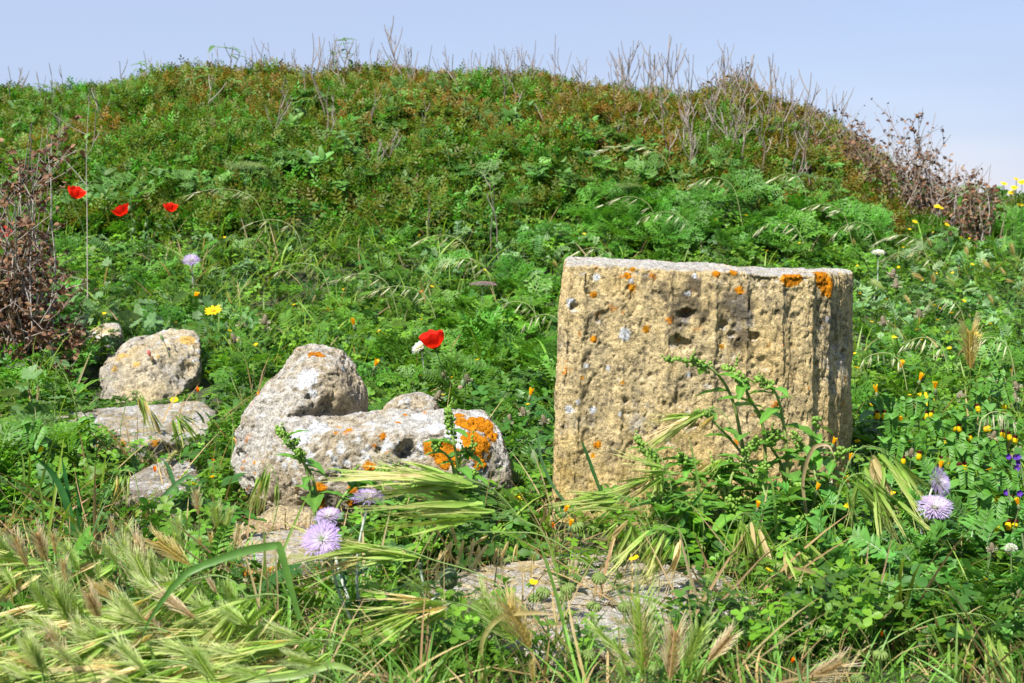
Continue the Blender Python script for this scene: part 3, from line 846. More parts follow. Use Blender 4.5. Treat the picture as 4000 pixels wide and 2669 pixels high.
# 2. meadow: several kinds of leaf, each kind in its own patches
def near_mask(x, y):
    qx, qy = pxy(x, y)
    hw = (qx > 3400) & (qy > 1560) & (qy < 2200) & (rng.uniform(0, 1, len(x)) < .6)
    return ~blocked(x, y) & ~lowzone(x, y) & ~hw
def far_right(x, y, n):
    y2 = rng.uniform(6.2, 9.6, n); u2 = rng.uniform(.2, .62, n)
    return np.concatenate([x, u2 * y2]), np.concatenate([y, y2])
def patch(x, y, seed, f=1.6): return fbm(np.stack([x * f, y * f, 0 * x], -1), 3, seed)
def thin(m, p): return m & (rng.uniform(0, 1, len(m)) < p)
def meadow():
    fr = [t_frond(U(.10, .14), 7, 2, GREEN['feather']) for _ in range(5)]
    fr2 = [t_frond(U(.08, .11), 6, 2, GREEN['carrot'], .0034, .34) for _ in range(5)]
    # clover and medick everywhere
    cl = [t_clover(16, .045) for _ in range(5)] + [t_clover(14, .045, (.05, .14, .016), .012) for _ in range(3)]
    x, y = samp(9500, 1.55, 6.6)
    x, y = far_right(x, y, 2600)
    qx, qy = pxy(x, y)
    m = ~blocked(x, y) & ~is_shrub(x, y)
    sl = slabby(x, y)
    m &= ~(sl & (rng.uniform(0, 1, len(x)) < .90)) & ~(lowleft(x, y) & (rng.uniform(0, 1, len(x)) < .75))
    m = thin(m, np.clip(.45 + .5 * sst(4.5, 2.5, y) + .5 * sst(6, 6.5, y) + .5 * patch(x, y, 500), .15, 1))
    x1, y1 = x[m], y[m]
    lo = lowzone(x1, y1)
    a = scatter(cl, x1, y1, rng.uniform(.7, 1.35, len(x1)) * np.where(lo, .75, 1), .3, np.where(lo, -.018, rng.uniform(-.01, .045, len(x1))), .3)
    stuff("clover_cover", a, M_LEAF, "low dark green clover carpeting the meadow between the stones", "ground cover")
    # vetch fronds
    vt = [t_vetch(U(.06, .10)) for _ in range(5)] + [t_vetch(U(.06, .09), (.04, .12, .02)) for _ in range(3)]
    x, y = samp(9000, 1.7, 5.6)
    m = near_mask(x, y) & ~is_shrub(x, y) & ~slabby(x, y)
    m = thin(m, np.clip(.3 + 1.2 * patch(x, y, 510, 2.2), .05, 1))
    x1, y1 = x[m], y[m]
    a = scatter(vt, x1, y1, rng.uniform(.7, 1.3, len(x1)), .45, rng.uniform(.0, .07, len(x1)), .3)
    stuff("vetch_cover", a, M_LEAF, "dark green vetch with small paired leaflets woven through the meadow", "ground cover")
    # feathery crown-daisy and carrot foliage
    ro = [rosette(fr, 7) for _ in range(4)]
    ro2 = [rosette(fr2, 7) for _ in range(4)]
    x, y = samp(5200, 1.9, 7.6)
    x, y = far_right(x, y, 1500)
    qx, qy = pxy(x, y, .08)
    den = .05 + .5 * patch(x, y, 520, 1.4)
    den += .9 * sst(2050, 2350, qx) * sst(3600, 3300, qx) * sst(1010, 930, qy)
    den += .6 * sst(3300, 3500, qx) * sst(1000, 850, qy)
    m = thin(near_mask(x, y) & ~is_shrub(x, y) & ~slabby(x, y) & (y > 2.7), np.clip(den, 0, 1))
    x1, y1 = x[m], y[m]
    hgt = .07 * sst(1050, 900, qy[m]) * sst(1900, 2400, qx[m])
    a = scatter(ro, x1, y1, rng.uniform(.55, 1.25, len(x1)), .42, rng.uniform(0, .04, len(x1)) + hgt * rng.uniform(.2, 1, len(x1)), .25)
    den = .25 * patch(x, y, 530, 1.5) + .9 * sst(1350, 1600, qx) * sst(2250, 2050, qx) * sst(1080, 1200, qy) * sst(1650, 1500, qy) + .9 * sst(420, 250, qx) * sst(1620, 1750, qy) * sst(2130, 2000, qy)
    m = thin(near_mask(x, y) & ~is_shrub(x, y) & ~slabby(x, y) & ~lowleft(x, y), np.clip(den, 0, 1))
    x1, y1 = x[m], y[m]
    b = scatter(ro2, x1, y1, rng.uniform(.7, 1.25, len(x1)), .25, rng.uniform(0, .06, len(x1)), .25)
    stuff("feathery_cover", cat(a, b), M_LEAF, "bright green feathery divided leaves massed along the foot of the mound", "ground cover")
    # spiny grey thistle leaves
    sp = [t_spiny(U(.05, .08)) for _ in range(6)]
    spd = [t_spiny(U(.05, .075), (.075, .210, .035), (.36, .44, .30), .34) for _ in range(6)]
    x, y = samp(15000, 1.6, 6.2)
    qx, qy = pxy(x, y, .06)
    den = -.05 + .55 * patch(x, y, 540, 1.7)
    den += .8 * sst(1500, 1750, qx) * sst(2500, 2300, qx) * sst(870, 930, qy) * sst(1180, 1060, qy)
    den += .55 * sst(3300, 3450, qx) * sst(920, 1000, qy) * sst(1480, 1350, qy) * .8
    den += .4 * sst(500, 800, qx) * sst(1500, 1200, qx) * sst(850, 900, qy) * sst(1150, 1050, qy)
    m = thin(near_mask(x, y) & ~is_shrub(x, y) & ~slabby(x, y) & (y > 2.6), np.clip(den, 0, 1))
    x1, y1 = x[m], y[m]
    a = scatter(sp, x1, y1, rng.uniform(.7, 1.2, len(x1)), .5, rng.uniform(.0, .09, len(x1)), .25)
    den = .95 * sst(3050, 3350, qx) * sst(1950, 2080, qy) * sst(2560, 2400, qy)
    m = thin(~slabby(x, y), np.clip(den, 0, 1))
    x1, y1 = x[m], y[m]
    x2, y2 = samp(700, 1.75, 2.35, .40); k = x2 / y2 > .2; x1, y1 = np.concatenate([x1, x2[k]]), np.concatenate([y1, y2[k]])
    b = scatter(spd, x1, y1, rng.uniform(.6, 1.05, len(x1)), .5, rng.uniform(.0, .10, len(x1)), .25)
    stuff("thistle_leaves", cat(a, b), M_LEAF, "spiny grey-green thistle leaves with pale veins in patches across the meadow", "ground cover")
    # mallow round the small boulder
    ml = [t_round(U(.014, .026)) for _ in range(8)]
    x, y = samp(5000, 2.8, 5.3)
    qx, qy = pxy(x, y, .05)
    den = sst(150, 300, qx) * sst(950, 700, qx) * sst(1130, 1230, qy) * sst(1420, 1330, qy) * .75 + .3 * sst(500, 300, qx) * sst(1300, 1400, qy) * sst(1720, 1600, qy)
    m = thin(near_mask(x, y) & ~is_shrub(x, y), np.clip(den, 0, 1))
    x1, y1 = x[m], y[m]
    a = scatter(ml, x1, y1, rng.uniform(.7, 1.25, len(x1)), .3, rng.uniform(.0, .06, len(x1)), .25)
    stuff("mallow_cover", a, M_LEAF, "round pleated grey-green mallow leaves crowding behind the buff boulder", "ground cover")
    # small broad leaves in the near weeds
    bl = [t_broad(6, (.02, .045), GREEN['beet']) for _ in range(4)] + [t_broad(6, (.02, .04), (.075, .17, .03), .2) for _ in range(4)]
    x, y = samp(3600, 1.62, 3.6)
    m = thin(near_mask(x, y) & ~lowleft(x, y) & ~(slabby(x, y) & (rng.uniform(0, 1, len(x)) < .9)), np.clip(.55 + .6 * patch(x, y, 560, 3), .1, 1))
    x1, y1 = x[m], y[m]
    a = scatter(bl, x1, y1, rng.uniform(.6, 1.2, len(x1)), .4, rng.uniform(.0, .05, len(x1)), .25)
    stuff("weed_leaves", a, M_LEAF, "mixed small broad leaves of weeds around the foot of the stones", "ground cover")
    # grass
    gr = [t_grass(7, (.08, .20)) for _ in range(6)] + [t_grass(6, (.06, .15), (.06, .16, .04)) for _ in range(3)]
    x, y = samp(4600, 1.6, 6.4)
    qx, qy = pxy(x, y, .08)
    den = .25 + .35 * patch(x, y, 570, 1.8) + .5 * sst(500, 800, qx) * sst(2000, 1700, qx) * sst(820, 880, qy) * sst(1300, 1150, qy)
    m = thin(near_mask(x, y) & ~is_shrub(x, y) & ~slabby(x, y), np.clip(den, 0, 1))
    x1, y1 = x[m], y[m]
    a = scatter(gr, x1, y1, rng.uniform(.7, 1.2, len(x1)), .3, 0, .25, .2)
    stuff("meadow_grass", a, M_GRASS, "thin green grass blades rising through the meadow plants", "grass")
    # dense near grass at the bottom, and dry stems in it
    g2 = [t_grass(9, (.05, .12), (.13, .26, .04), .0016, .9, .12) for _ in range(8)]
    x, y = samp(2600, 1.25, 2.3, .46)
    px = 2000 + x / y * FPX
    den = np.where(px < 1700, 0.75 * sst(2.1, 1.75, y), np.where(px < 2900, .35 * sst(1.78, 1.6, y), .22 * sst(2.2, 1.8, y)))
    m = thin(~slabby(x, y), den)
    x1, y1 = x[m], y[m]
    a = scatter(g2, x1, y1, rng.uniform(.6, 1.05, len(x1)), .3, 0, .25, .1)
    stuff("foreground_grass", a, M_GRASS, "tangle of pale green grass blades filling the nearest edge of the meadow", "grass")
    # dry litter on the soil
    dr = [t_grass(5, (.03, .07), (.26, .18, .09), .0014, 2.5, 1) for _ in range(4)]
    x, y = samp(1500, 1.4, 3.2)
    m = near_mask(x, y)
    a = scatter(dr, x[m], y[m], rng.uniform(.6, 1.2, m.sum()), .8, .012, .3)
    stuff("dry_litter", a, M_STRAW, "dry straw and dead stalks lying among the weeds", "plant litter")
meadow()
# ------------------------------------------------------------------ single plants and creatures
def GH(px, py, h):
    """where a thing h above the ground is seen at this pixel"""
    d = 1.15
    while d < 12:
        p = P(px, py, d)
        if p[2] - h <= hz(p[0], p[1]): break
        d += .012
    return P(px, py, d)
def bez(a, b, c, n=8):
    t = np.linspace(0, 1, n)[:, None]
    a, b, c = (np.asarray(q, float) for q in (a, b, c))
    return a * (1 - t) ** 2 + 2 * b * t * (1 - t) + c * t * t
def spline(pts, n=24):
    """smooth curve through points (Catmull-Rom)"""
    p = np.asarray(pts, float)
    p = np.concatenate([[2 * p[0] - p[1]], p, [2 * p[-1] - p[-2]]])
    out = []
    m = len(p) - 3
    k = max(2, n // m)
    for i in range(m):
        t = np.linspace(0, 1, k, endpoint=(i == m - 1))[:, None]
        a, b, c, d = p[i:i + 4]
        out.append(.5 * (2 * b + (c - a) * t + (2 * a - 5 * b + 4 * c - d) * t ** 2 + (3 * b - a - 3 * c + d) * t ** 3))
    return np.concatenate(out)
def wpart(name, mb, mat, root, org, label=None):
    V, F, C = mb.arr()
    o = obj(name, mesh(name, (V - np.asarray(org), F, C), mat), root)
    if label: o["label"] = label
    return o
def thing(name, loc, label, cat_, group=None):
    return tag(empty(name, loc), label, cat_, group)
def zone(px, py):
    """where it stands, named by what one can find there"""
    if py < 860 and px < 3350 and py < np.interp(px, EDGX, EDGY):
        return "on the shrubby mound " + ("above the brown bush" if px < 700 else "at its left shoulder" if px < 1300 else "near its middle" if px < 2100 else "above the fluted block" if px < 2800 else "on its right flank")
    if px > 3350:
        return "right of the fluted block " + ("near the skyline" if py < 950 else "in the upper meadow" if py < 1250 else "level with its middle" if py < 1600 else "among the honeywort" if py < 2050 else "in the lower right corner")
    if px > 2130:
        return "behind the top of the fluted block" if py < 1100 else "in front of the fluted block" if py < 2080 else "on the flat slab before the block" if py < 2480 else "at the bottom edge under the slab"
    if px > 1950: return "in the gap between broken rock and block" if py > 1300 else "left of the top of the fluted block"
    if px > 850:
        return "in the meadow between the mound and the knob" if py < 1300 else "just behind the broken rock" if py < 1650 else "below the broken rock" if py < 2250 else "at the bottom below the thistle"
    return "in the upper left meadow" if py < 1150 else "beside the buff boulder" if py < 1620 else "by the long low slab" if py < 1850 else "in the lower left grass" if py < 2300 else "in the bottom left corner"
def basis(d, up=(0, 0, 1)):
    d = np.asarray(d, float); d = d / np.linalg.norm(d)
    up = np.asarray(up, float)
    if abs(d.dot(up)) > .95: up = np.array((0, 1.0, 0))
    x = np.cross(d, up); x /= np.linalg.norm(x)
    return x, d, np.cross(x, d)

# ---- poppies
RED = (.82, .022, .010)
def petal_mb(R, ang, cup, seed):
    mb = MB(); n, m = 9, 7
    r_ = np.random.default_rng(seed)
    V, C = [], []
    for i in range(m):
        t = i / (m - 1)
        for j in range(n):
            s = (j / (n - 1) - .5) * 2
            a = s * (.95 - .1 * t)
            rim = 1 + .05 * math.sin(s * 9 + seed) + .03 * math.sin(s * 19)
            q = R * .64 * math.sin(t * 1.45) * (1 + .05 * math.sin(s * 7 + seed * 2) * t) * (1 + .10 * (seed % 2))
            x, y, z = q * math.cos(a), q * math.sin(a), R * .80 * t ** 1.5 * (1 - .16 * s * s * t) * rim
            V.append((x, y, z)); C.append(np.array(RED) * (1 + .2 * math.sin(s * 20 + seed)) if t > .22 else (.03, .005, .008))
    F = [[i * n + j, i * n + j + 1, (i + 1) * n + j + 1, (i + 1) * n + j] for i in range(m - 1) for j in range(n - 1)]
    mb.add(np.array(V) @ rotz(ang).T, F, np.array(C))
    return mb
def poppy(px, py, h, diam_px, axis, label, bend=(.02, 0, 0), cup=1.3):
    top = GH(px, py, h)
    R = diam_px / FPX * top[1] * 1.0
    base = onground(top[0] + bend[0], top[1] + .01)
    root = thing("poppy", base, label, "poppy", "red poppies")
    c = top - basis(axis)[1] * R * .35
    mb = MB(); mb.tube(spline([base, (base + c) / 2 + np.array(bend) * .8, c - np.array(axis) * .02, c], 16), .0012, (.10, .16, .06), 5)
    wpart("stem", mb, M_STEM, root, base)
    A = rot_to(axis)
    for k in range(4):
        p = petal_mb(R * (1 if k % 2 else 1.08), k * 1.571 + .3, cup + (.12 if k % 2 else 0), k + int(px))
        V, F, C = p.arr()
        q = MB(); q.add(V @ A.T + c, F, C)
        wpart("petal", q, M_PETAL, root, base)
    q = MB(); q.ball(c + np.array(axis) * R * .15, R * .2, (.05, .09, .03), 8, 5)
    wpart("seed_capsule", q, M_STEM, root, base)
poppy(296, 760, .26, 50, (.35, -.1, .9), "red poppy partly behind a bare twig of the brown bush, highest of the left poppies")
poppy(478, 828, .24, 50, (-.45, -.1, .9), "red poppy with folded petals, middle one of three at the foot of the mound")
poppy(666, 816, .22, 40, (.1, -.1, .95), "small red poppy at the right end of the row of three left poppies", cup=1.3)
poppy(12, 912, .22, 46, (.3, -.1, .9), "red poppy glimpsed among the brown leaves of the large dead bush")
poppy(1693, 1337, .17, 78, (-.3, -.08, .95), "large red poppy standing in the meadow behind the broken rock", cup=1.3)
def poppy_bud(px, py, h):
    top = GH(px, py, h); base = onground(top[0], top[1] + .02)
    mb = MB(); mb.tube(spline([base, base * .4 + top * .6 + (.004, 0, .02), top + (.006, 0, .028), top + (0, 0, .022), top + (0, 0, .01)], 20), .0009, (.11, .19, .06), 4)
    root = obj("poppy_bud", mesh("poppy_bud", ((mb.arr()[0] - base), *mb.arr()[1:]), M_STEM), None, base)
    q = MB(); q.ball(top, .0065, (.13, .19, .09), 8, 6, None, (.75, .75, 1.5))
    wpart("bud", q, M_STEM, root, base)
    tag(root, "nodding hairy green poppy bud " + zone(px, py), "poppy bud", "poppy buds")
for a in ((505, 815, .26), (520, 900, .2), (570, 880, .18), (1808, 1500, .15)): poppy_bud(*a)

# ---- thistles with mauve heads
MAUVE, MPALE = (.46, .35, .70), (.66, .68, .68)
def florets_mb(c, axis, R, n=150, flat=.25, colr=MAUVE, pale=MPALE):
    mb = MB(); A = rot_to(axis)
    for i in range(n):
        rr = math.sqrt((i + .5) / n); a = i * 2.39996
        el = flat + (1 - rr) * 1.15 + U(-.15, .15)
        d = A @ np.array((math.cos(a) * math.cos(el), math.sin(a) * math.cos(el), math.sin(el)))
        ln = R * (.55 + .5 * rr) * U(.85, 1.1)
        b = c + A @ np.array((math.cos(a) * .16 * R * rr, math.sin(a) * .16 * R * rr, 0))
        x = np.cross(d, A[:, 2] + np.array((.01, .02, 0))); x /= np.linalg.norm(x) + 1e-9
        t = np.linspace(0, 1, 4)
        pts = b + np.outer(t * ln, d) + np.outer(t * t * ln * .12, np.array((0, 0, -1)))
        k = np.clip(t * .9 + rr * .6 - .22, 0, 1)[:, None]
        col_ = np.array(pale) * (1 - k) + np.array(colr) * k * U(.85, 1.2)
        mb.strip(pts, R * np.array((.016, .018, .026, .006)), x, col_)
        if rr > .5:   # split ends
            for s in (-1, 1):
                mb.strip([pts[2], pts[2] + d * ln * .3 + x * s * R * .09], [R * .015, R * .004], x, np.array(colr) * U(.9, 1.2))
    return mb
def involucre_mb(c, axis, r, n=46, col=(.095, .14, .06)):
    mb = MB(); A = rot_to(axis)
    mb.ball(c, r, col, 12, 7, axis, (.92, .92, 1.1))
    for i in range(n):
        z = -.8 + 1.6 * (i + .5) / n; a = i * 2.39996; q = math.sqrt(max(0, 1 - z * z))
        nrm = A @ np.array((q * math.cos(a), q * math.sin(a), z))
        d = nrm * .75 + A[:, 2] * .7
        mb.leaf(c + nrm * r * .9, d, A[:, 2], r * U(.55, .9), r * .10, jit((.13, .20, .09), .2), bend=-.1, fold=.2, k=2, shape=(1, .5, .05))
    return mb
WSTEM = (.42, .47, .40)
def spiny_on(mb, pts, n, ln, rnd=.2):
    for i in range(n):
        k = int((.12 + .8 * (i + U(0, .6)) / n) * (len(pts) - 1))
        R = rotz(i * 2.4 + U(-.5, .5))
        mb.place(random.choice(SPD), R, pts[k], ln / .09 * U(.7, 1.15), U(.8, 1.2))
SPD = [t_spiny(U(.07, .10), (.055, .14, .05), (.40, .46, .38), .30) for _ in range(6)]
def thistle(base, stems, label, leafn=4, leafl=.05, extra=0):
    """stems: list of (points above base, head axis, head radius, kind)"""
    root = thing("thistle", base, label, "thistle", "mauve thistles")
    lv = MB()
    for pts, axis, R, kind in stems:
        cur = spline([base] + list(pts), 20)
        mb = MB(); mb.tube(cur, np.linspace(.0022, .0015, len(cur)), WSTEM, 6)
        wpart("stem", mb, M_STEM, root, base)
        c = np.asarray(pts[-1]); ax = basis(axis)[1]
        if kind == 'bud':
            wpart("flower_bud", involucre_mb(c, axis, R, 60), M_STEM, root, base)
        else:
            hd = wpart("involucre", involucre_mb(c, axis, R * .40), M_STEM, root, base)
            hd.name = "flower_head"
            pal = {'pale': ((.50, .40, .70), (.64, .60, .72)), 'white': ((.74, .74, .76), (.7, .7, .62))}.get(kind, (MAUVE, MPALE))
            fl = florets_mb(c + ax * R * .28, axis, R, 170 if R > .012 else 90, .12, *pal)
            wpart("florets", fl, M_PETAL, hd, base)
        spiny_on(lv, cur, leafn, leafl)
    for i in range(extra):
        lv.place(random.choice(SPD), rotz(U(0, 6.28)), base + np.array((U(-.02, .02), U(-.02, .02), U(0, .03))), leafl / .09 * U(.9, 1.5), U(.8, 1.2))
    wpart("leaves", lv, M_LEAF, root, base)
    return root
b = onground(P(1440, 2470, 1.66)[0], 1.66)
thistle(b, [([P(1330, 2330, 1.64), P(1290, 2180, 1.61), P(1262, 2118, 1.60)], (-.1, -.75, .65), .0215, 'm'),
            ([P(1400, 2350, 1.66), P(1398, 2160, 1.65), P(1438, 1965, 1.65)], (.03, -.12, 1), .0185, 'm'),
            ([P(1340, 2280, 1.69), P(1300, 2130, 1.70), P(1284, 2032, 1.70)], (-.1, -.3, .95), .016, 'pale'),
            ([P(1480, 2430, 1.65), P(1520, 2370, 1.65)], (.2, -.3, .9), .0135, 'bud'),
            ([P(1600, 2420, 1.67), P(1735, 2300, 1.68), P(1752, 2262, 1.68)], (.2, -.2, .95), .0125, 'bud'),
            ([P(1610, 2450, 1.68), P(1655, 2330, 1.69), P(1640, 2210, 1.69)], (-.1, 0, 1), .004, 'bud')],
        "near thistle with two mauve heads, one faded head and green buds below the broken rock", 6, .045, 12)
b = onground(P(3640, 2200, 2.0)[0], 2.0)
thistle(b, [([P(3640, 2150, 1.96), P(3650, 2000, 1.95)], (-.05, -.42, .9), .0235, 'pale'),
            ([P(3600, 2100, 1.99), P(3625, 1960, 1.98), P(3650, 1885, 1.98)], (.6, -.6, .35), .0205, 'm')],
        "thistle with a broad pale mauve head and a ragged side head in the lower right", 5, .05, 16)
def lone(px, py, h, dia, kind, axis, label):
    t = GH(px, py, h); b = onground(t[0] + U(-.01, .01), t[1] + .01)
    R = dia / FPX * t[1] / 2
    thistle(b, [([b * .5 + t * .5 + np.array((.006, 0, 0)), t], axis, R, kind)], label, 3, .04, 4)
lone(748, 1025, .17, 62, 'm', (.05, -.55, .8), "single mauve thistle flower on a pale stem above the yellow daisy at the left")
lone(3430, 996, .17, 50, 'white', (0, -.25, 1), "whitish thistle flower in the meadow beyond the fluted block's right edge")
lone(1645, 1362, .15, 62, 'white', (-.5, -.35, .7), "white thistle head half hidden behind the large red poppy")

# ---- yellow daisies
YEL = (.80, .56, .012)
def daisy_head(root, base, c, axis, R, n=13, rayw=.16, col=YEL, disc=(.62, .33, .01), cup=.1):
    A = rot_to(axis); mb = MB()
    for k in range(n):
        a = k * 6.283 / n + U(-.08, .08)
        d = A @ np.array((math.cos(a), math.sin(a), cup + U(-.1, .12)))
        mb.leaf(c + A @ np.array((math.cos(a), math.sin(a), 0)) * R * .2, d, A[:, 2], R * U(.74, .84), R * rayw, jit(col, .08), bend=.08, fold=.12, k=4, shape=(.45, .85, 1, .95, .5))
    wpart("ray_petals", mb, M_PETAL, root, base)
    q = MB(); q.ball(c + A[:, 2] * R * .04, R * .3, disc, 10, 5, axis, (1, 1, .5))
    wpart("disc", q, M_PETAL, root, base)
def daisy(px, py, h, dia, axis, label, **k):
    t = GH(px, py, h); b = onground(t[0] + .008, t[1] + .012)
    R = dia / FPX * t[1] / 2
    root = thing("yellow_daisy", b, label, "daisy", "yellow daisies")
    mb = MB(); cur = spline([b, b * .45 + t * .55 + np.array((.004, .002, 0)), t], 12)
    mb.tube(cur, .0011, (.10, .19, .05), 5)
    wpart("stem", mb, M_STEM, root, b)
    q = MB(); q.ball(t - basis(axis)[1] * R * .14, R * .27, (.12, .17, .05), 8, 5, axis, (1, 1, .8)); wpart("calyx", q, M_STEM, root, b)
    lf = MB()
    for i in range(5): lf.place(random.choice(FRS), rotz(U(0, 6.28)), cur[int(U(1, 8))], U(.25, .4), U(.9, 1.2))
    wpart("leaves", lf, M_LEAF, root, b)
    daisy_head(root, b, t, axis, R, **k)
FRS = [t_frond(U(.10, .14), 7, 2, GREEN['feather']) for _ in range(4)]
daisy(833, 1216, .15, 70, (-.05, -.45, .85), "bright yellow daisy seen from the side above the buff boulder's right end", cup=.25)
daisy(680, 1562, .06, 34, (0, -.6, .8), "small yellow daisy low in the weeds in front of the buff boulder", n=12)
daisy(2017, 1942, .05, 58, (-.25, -.6, .7), "yellow many-rayed flower in the gap between broken rock and block", n=18, rayw=.09)
daisy(3618, 1562, .14, 66, (.1, -.75, .6), "yellow daisy with spaced rays among honeywort right of the block", n=8, rayw=.2)
for i, (px, py, h, dd) in enumerate([(3922, 718, .34, 30), (3962, 733, .33, 32), (3950, 752, .31, 28), (3992, 712, .34, 34), (3660, 806, .26, 26), (3676, 812, .26, 22), (3574, 866, .2, 24), (3700, 878, .18, 22), (3985, 800, .26, 24), (3970, 700, .36, 26)]):
    daisy(px, py, h, dd, (U(-.3, .3), -.5, .85), "yellow crown daisy at the skyline tallest at the right of the dead shrubs" if px > 3900 else "small yellow crown daisy at the skyline by the dead shrubs", n=12)

# ---- hawkbits: orange-yellow, half closed, on thin branching stems
def closed_mb(c, axis, ln, col=(.82, .50, .012)):
    mb = MB(); A = rot_to(axis)
    for k in range(9):
        a = k * .698
        d = A @ np.array((math.cos(a) * .22, math.sin(a) * .22, 1))
        mb.leaf(c + A[:, 2] * ln * .3, d, A @ np.array((math.cos(a), math.sin(a), 0)), ln * U(.6, .8), ln * .13, jit(col, .15), bend=-.12, fold=.1, k=3, shape=(.7, 1, .9, .4))
    return mb
def hawkbit(px, py, h=None, s=1.0):
    h = h or U(.07, .13)
    t = GH(px, py, h); b = onground(t[0] + U(-.03, .03), t[1] + U(.0, .03))
    ln = 42 / FPX * t[1] * s
    ax = (U(-.35, .35), U(-.3, .1), 1)
    mb = MB(); c0 = spline([b, b * .4 + t * .6 + np.array((U(-.015, .015), 0, .0)), t], 12)
    mb.tube(c0, .0008, (.15, .18, .07), 4)
    root = obj("hawkbit", mesh("hawkbit", (mb.arr()[0] - b, *mb.arr()[1:]), M_STEM), None, b)
    tag(root, "half closed orange-yellow hawkbit flower " + zone(px, py), "hawkbit", "closed orange-yellow hawkbits")
    q = MB(); q.ball(t + np.array((0, 0, ln * .1)), ln * .24, (.11, .15, .06), 8, 5, ax, (.8, .8, 1.5)); wpart("calyx", q, M_STEM, root, b)
    wpart("petals", closed_mb(t + np.array((0, 0, ln * .1)), ax, ln), M_PETAL, root, b)
HAWK = [(3102, 1821), (3156, 1890), (3088, 1924), (2803, 1944), (2973, 1967), (2958, 1998), (3317, 1901), (3317, 1815), (3980, 1987), (3222, 1718), (3275, 1721), (3517, 1452), (3589, 1501), (3425, 1549), (3653, 1534), (3423, 1649), (3442, 1645), (3526, 1666), (3593, 1643), (3735, 1664), (3670, 1844), (1462, 1445), (1385, 1285), (2068, 1560), (760, 1185), (3250, 1750), (3190, 1930), (2205, 2015), (2225, 2070), (1650, 2024)]
for q in HAWK: hawkbit(*q)

# ---- plantain heads
def plantain(px, py, h=None, kind=0):
    h = h or U(.07, .13)
    t = GH(px, py, h); b = onground(t[0] + U(-.03, .03), t[1] + U(0, .02))
    ln = 44 / FPX * t[1]
    ax = np.array((U(-.4, .4), U(-.3, .2), 1)) if kind == 0 else np.array((1, -.1, .05))
    x, ax, z = basis(ax)
    mb = MB(); mb.tube(spline([b, b * .5 + t * .5 + np.array((U(-.012, .012), 0, 0)), t], 12), .0007, (.13, .18, .08), 4)
    root = obj("plantain", mesh("plantain", (mb.arr()[0] - b, *mb.arr()[1:]), M_STEM), None, b)
    tag(root, "grey-brown plantain head on thin stalk " + zone(px, py), "plantain", "plantain heads")
    q = MB(); q.ball(t, ln * .30, (.20, .17, .11), 9, 8, ax, (.85, .85, 1.7)); wpart("seed_head", q, M_STRAW, root, b)
    q = MB()
    for i in range(26):
        a = U(0, 6.28); d = x * math.cos(a) + z * math.sin(a)
        p = t + ax * U(-.35, .05) * ln + d * ln * .26
        q.strip([p, p + d * ln * .22], [ln * .02, ln * .015], ax, (.5, .45, .34)); q.ball(p + d * ln * .24, ln * .035, (.66, .62, .5), 4, 3)
    wpart("anthers", q, M_STRAW, root, b)
for q in [(942, 1262), (1035, 1250), (1040, 1278), (1127, 1292), (912, 1322), (1737, 1537), (1712, 1545), (1824, 1480), (1732, 1468), (2045, 1609), (1987, 1638), (2125, 1640), (3970, 1510), (3955, 1650), (3720, 1822), (3980, 1762), (3880, 1702), (3965, 1555), (3487, 1070), (3500, 1110), (3590, 1225), (3450, 1255), (3560, 1770), (3875, 2140), (3975, 2320), (3870, 1480)]: plantain(*q)
plantain(3757, 1549, .12, 1)

# ---- little yellow trefoils, one object each
def tref_mb():
    mb = MB()
    for k in range(5):
        a = k * 1.257 + U(-.2, .2)
        mb.leaf((0, 0, 0), (math.cos(a), math.sin(a), U(.3, .9)), (0, 0, 1), U(.0035, .005), .0022, jit((.78, .55, .01), .1), bend=.2, fold=.2, k=2, shape=(.4, 1, .6))
    mb.strip([(0, 0, -.03), (.001, 0, 0)], [.0005, .0004], (1, 0, 0), (.09, .17, .04))
    return mb
TREF = [mesh("trefoil_flower", tref_mb().arr(), M_PETAL) for _ in range(4)]
def trefoils():
    n = 0
    x, y = samp(3200, 1.65, 6.0, .42)
    qx, qy = pxy(x, y, .07)
    den = .02 + .16 * sst(3250, 3500, qx) * sst(900, 1050, qy) * sst(2300, 1700, qy) + .09 * sst(1900, 2300, qx) * sst(1020, 960, qy) * sst(780, 860, qy) + .07 * sst(700, 1000, qx) * sst(2000, 1700, qx) * sst(1150, 1300, qy) * sst(2000, 1900, qy) + .05 * sst(2000, 2300, qx) * sst(2050, 2200, qy)
    m = thin(~blocked(x, y) & ~is_shrub(x, y) & (qx > 100) & (qx < 3980) & (qy < 2640), den)
    for a, b, c, d in zip(x[m], y[m], qx[m], qy[m]):
        if n >= 260: break
        n += 1
        o = obj("trefoil_flower", random.choice(TREF), None, (a, b, float(hz(a, b)) + U(.075, .115)))
        o.rotation_euler = (U(-.6, .3), U(-.5, .5), U(0, 6.28)); o.scale = (U(1.1, 1.8),) * 3
        tag(o, "tiny yellow trefoil flower " + zone(c, d), "flower", "tiny yellow trefoil flowers")
trefoils()
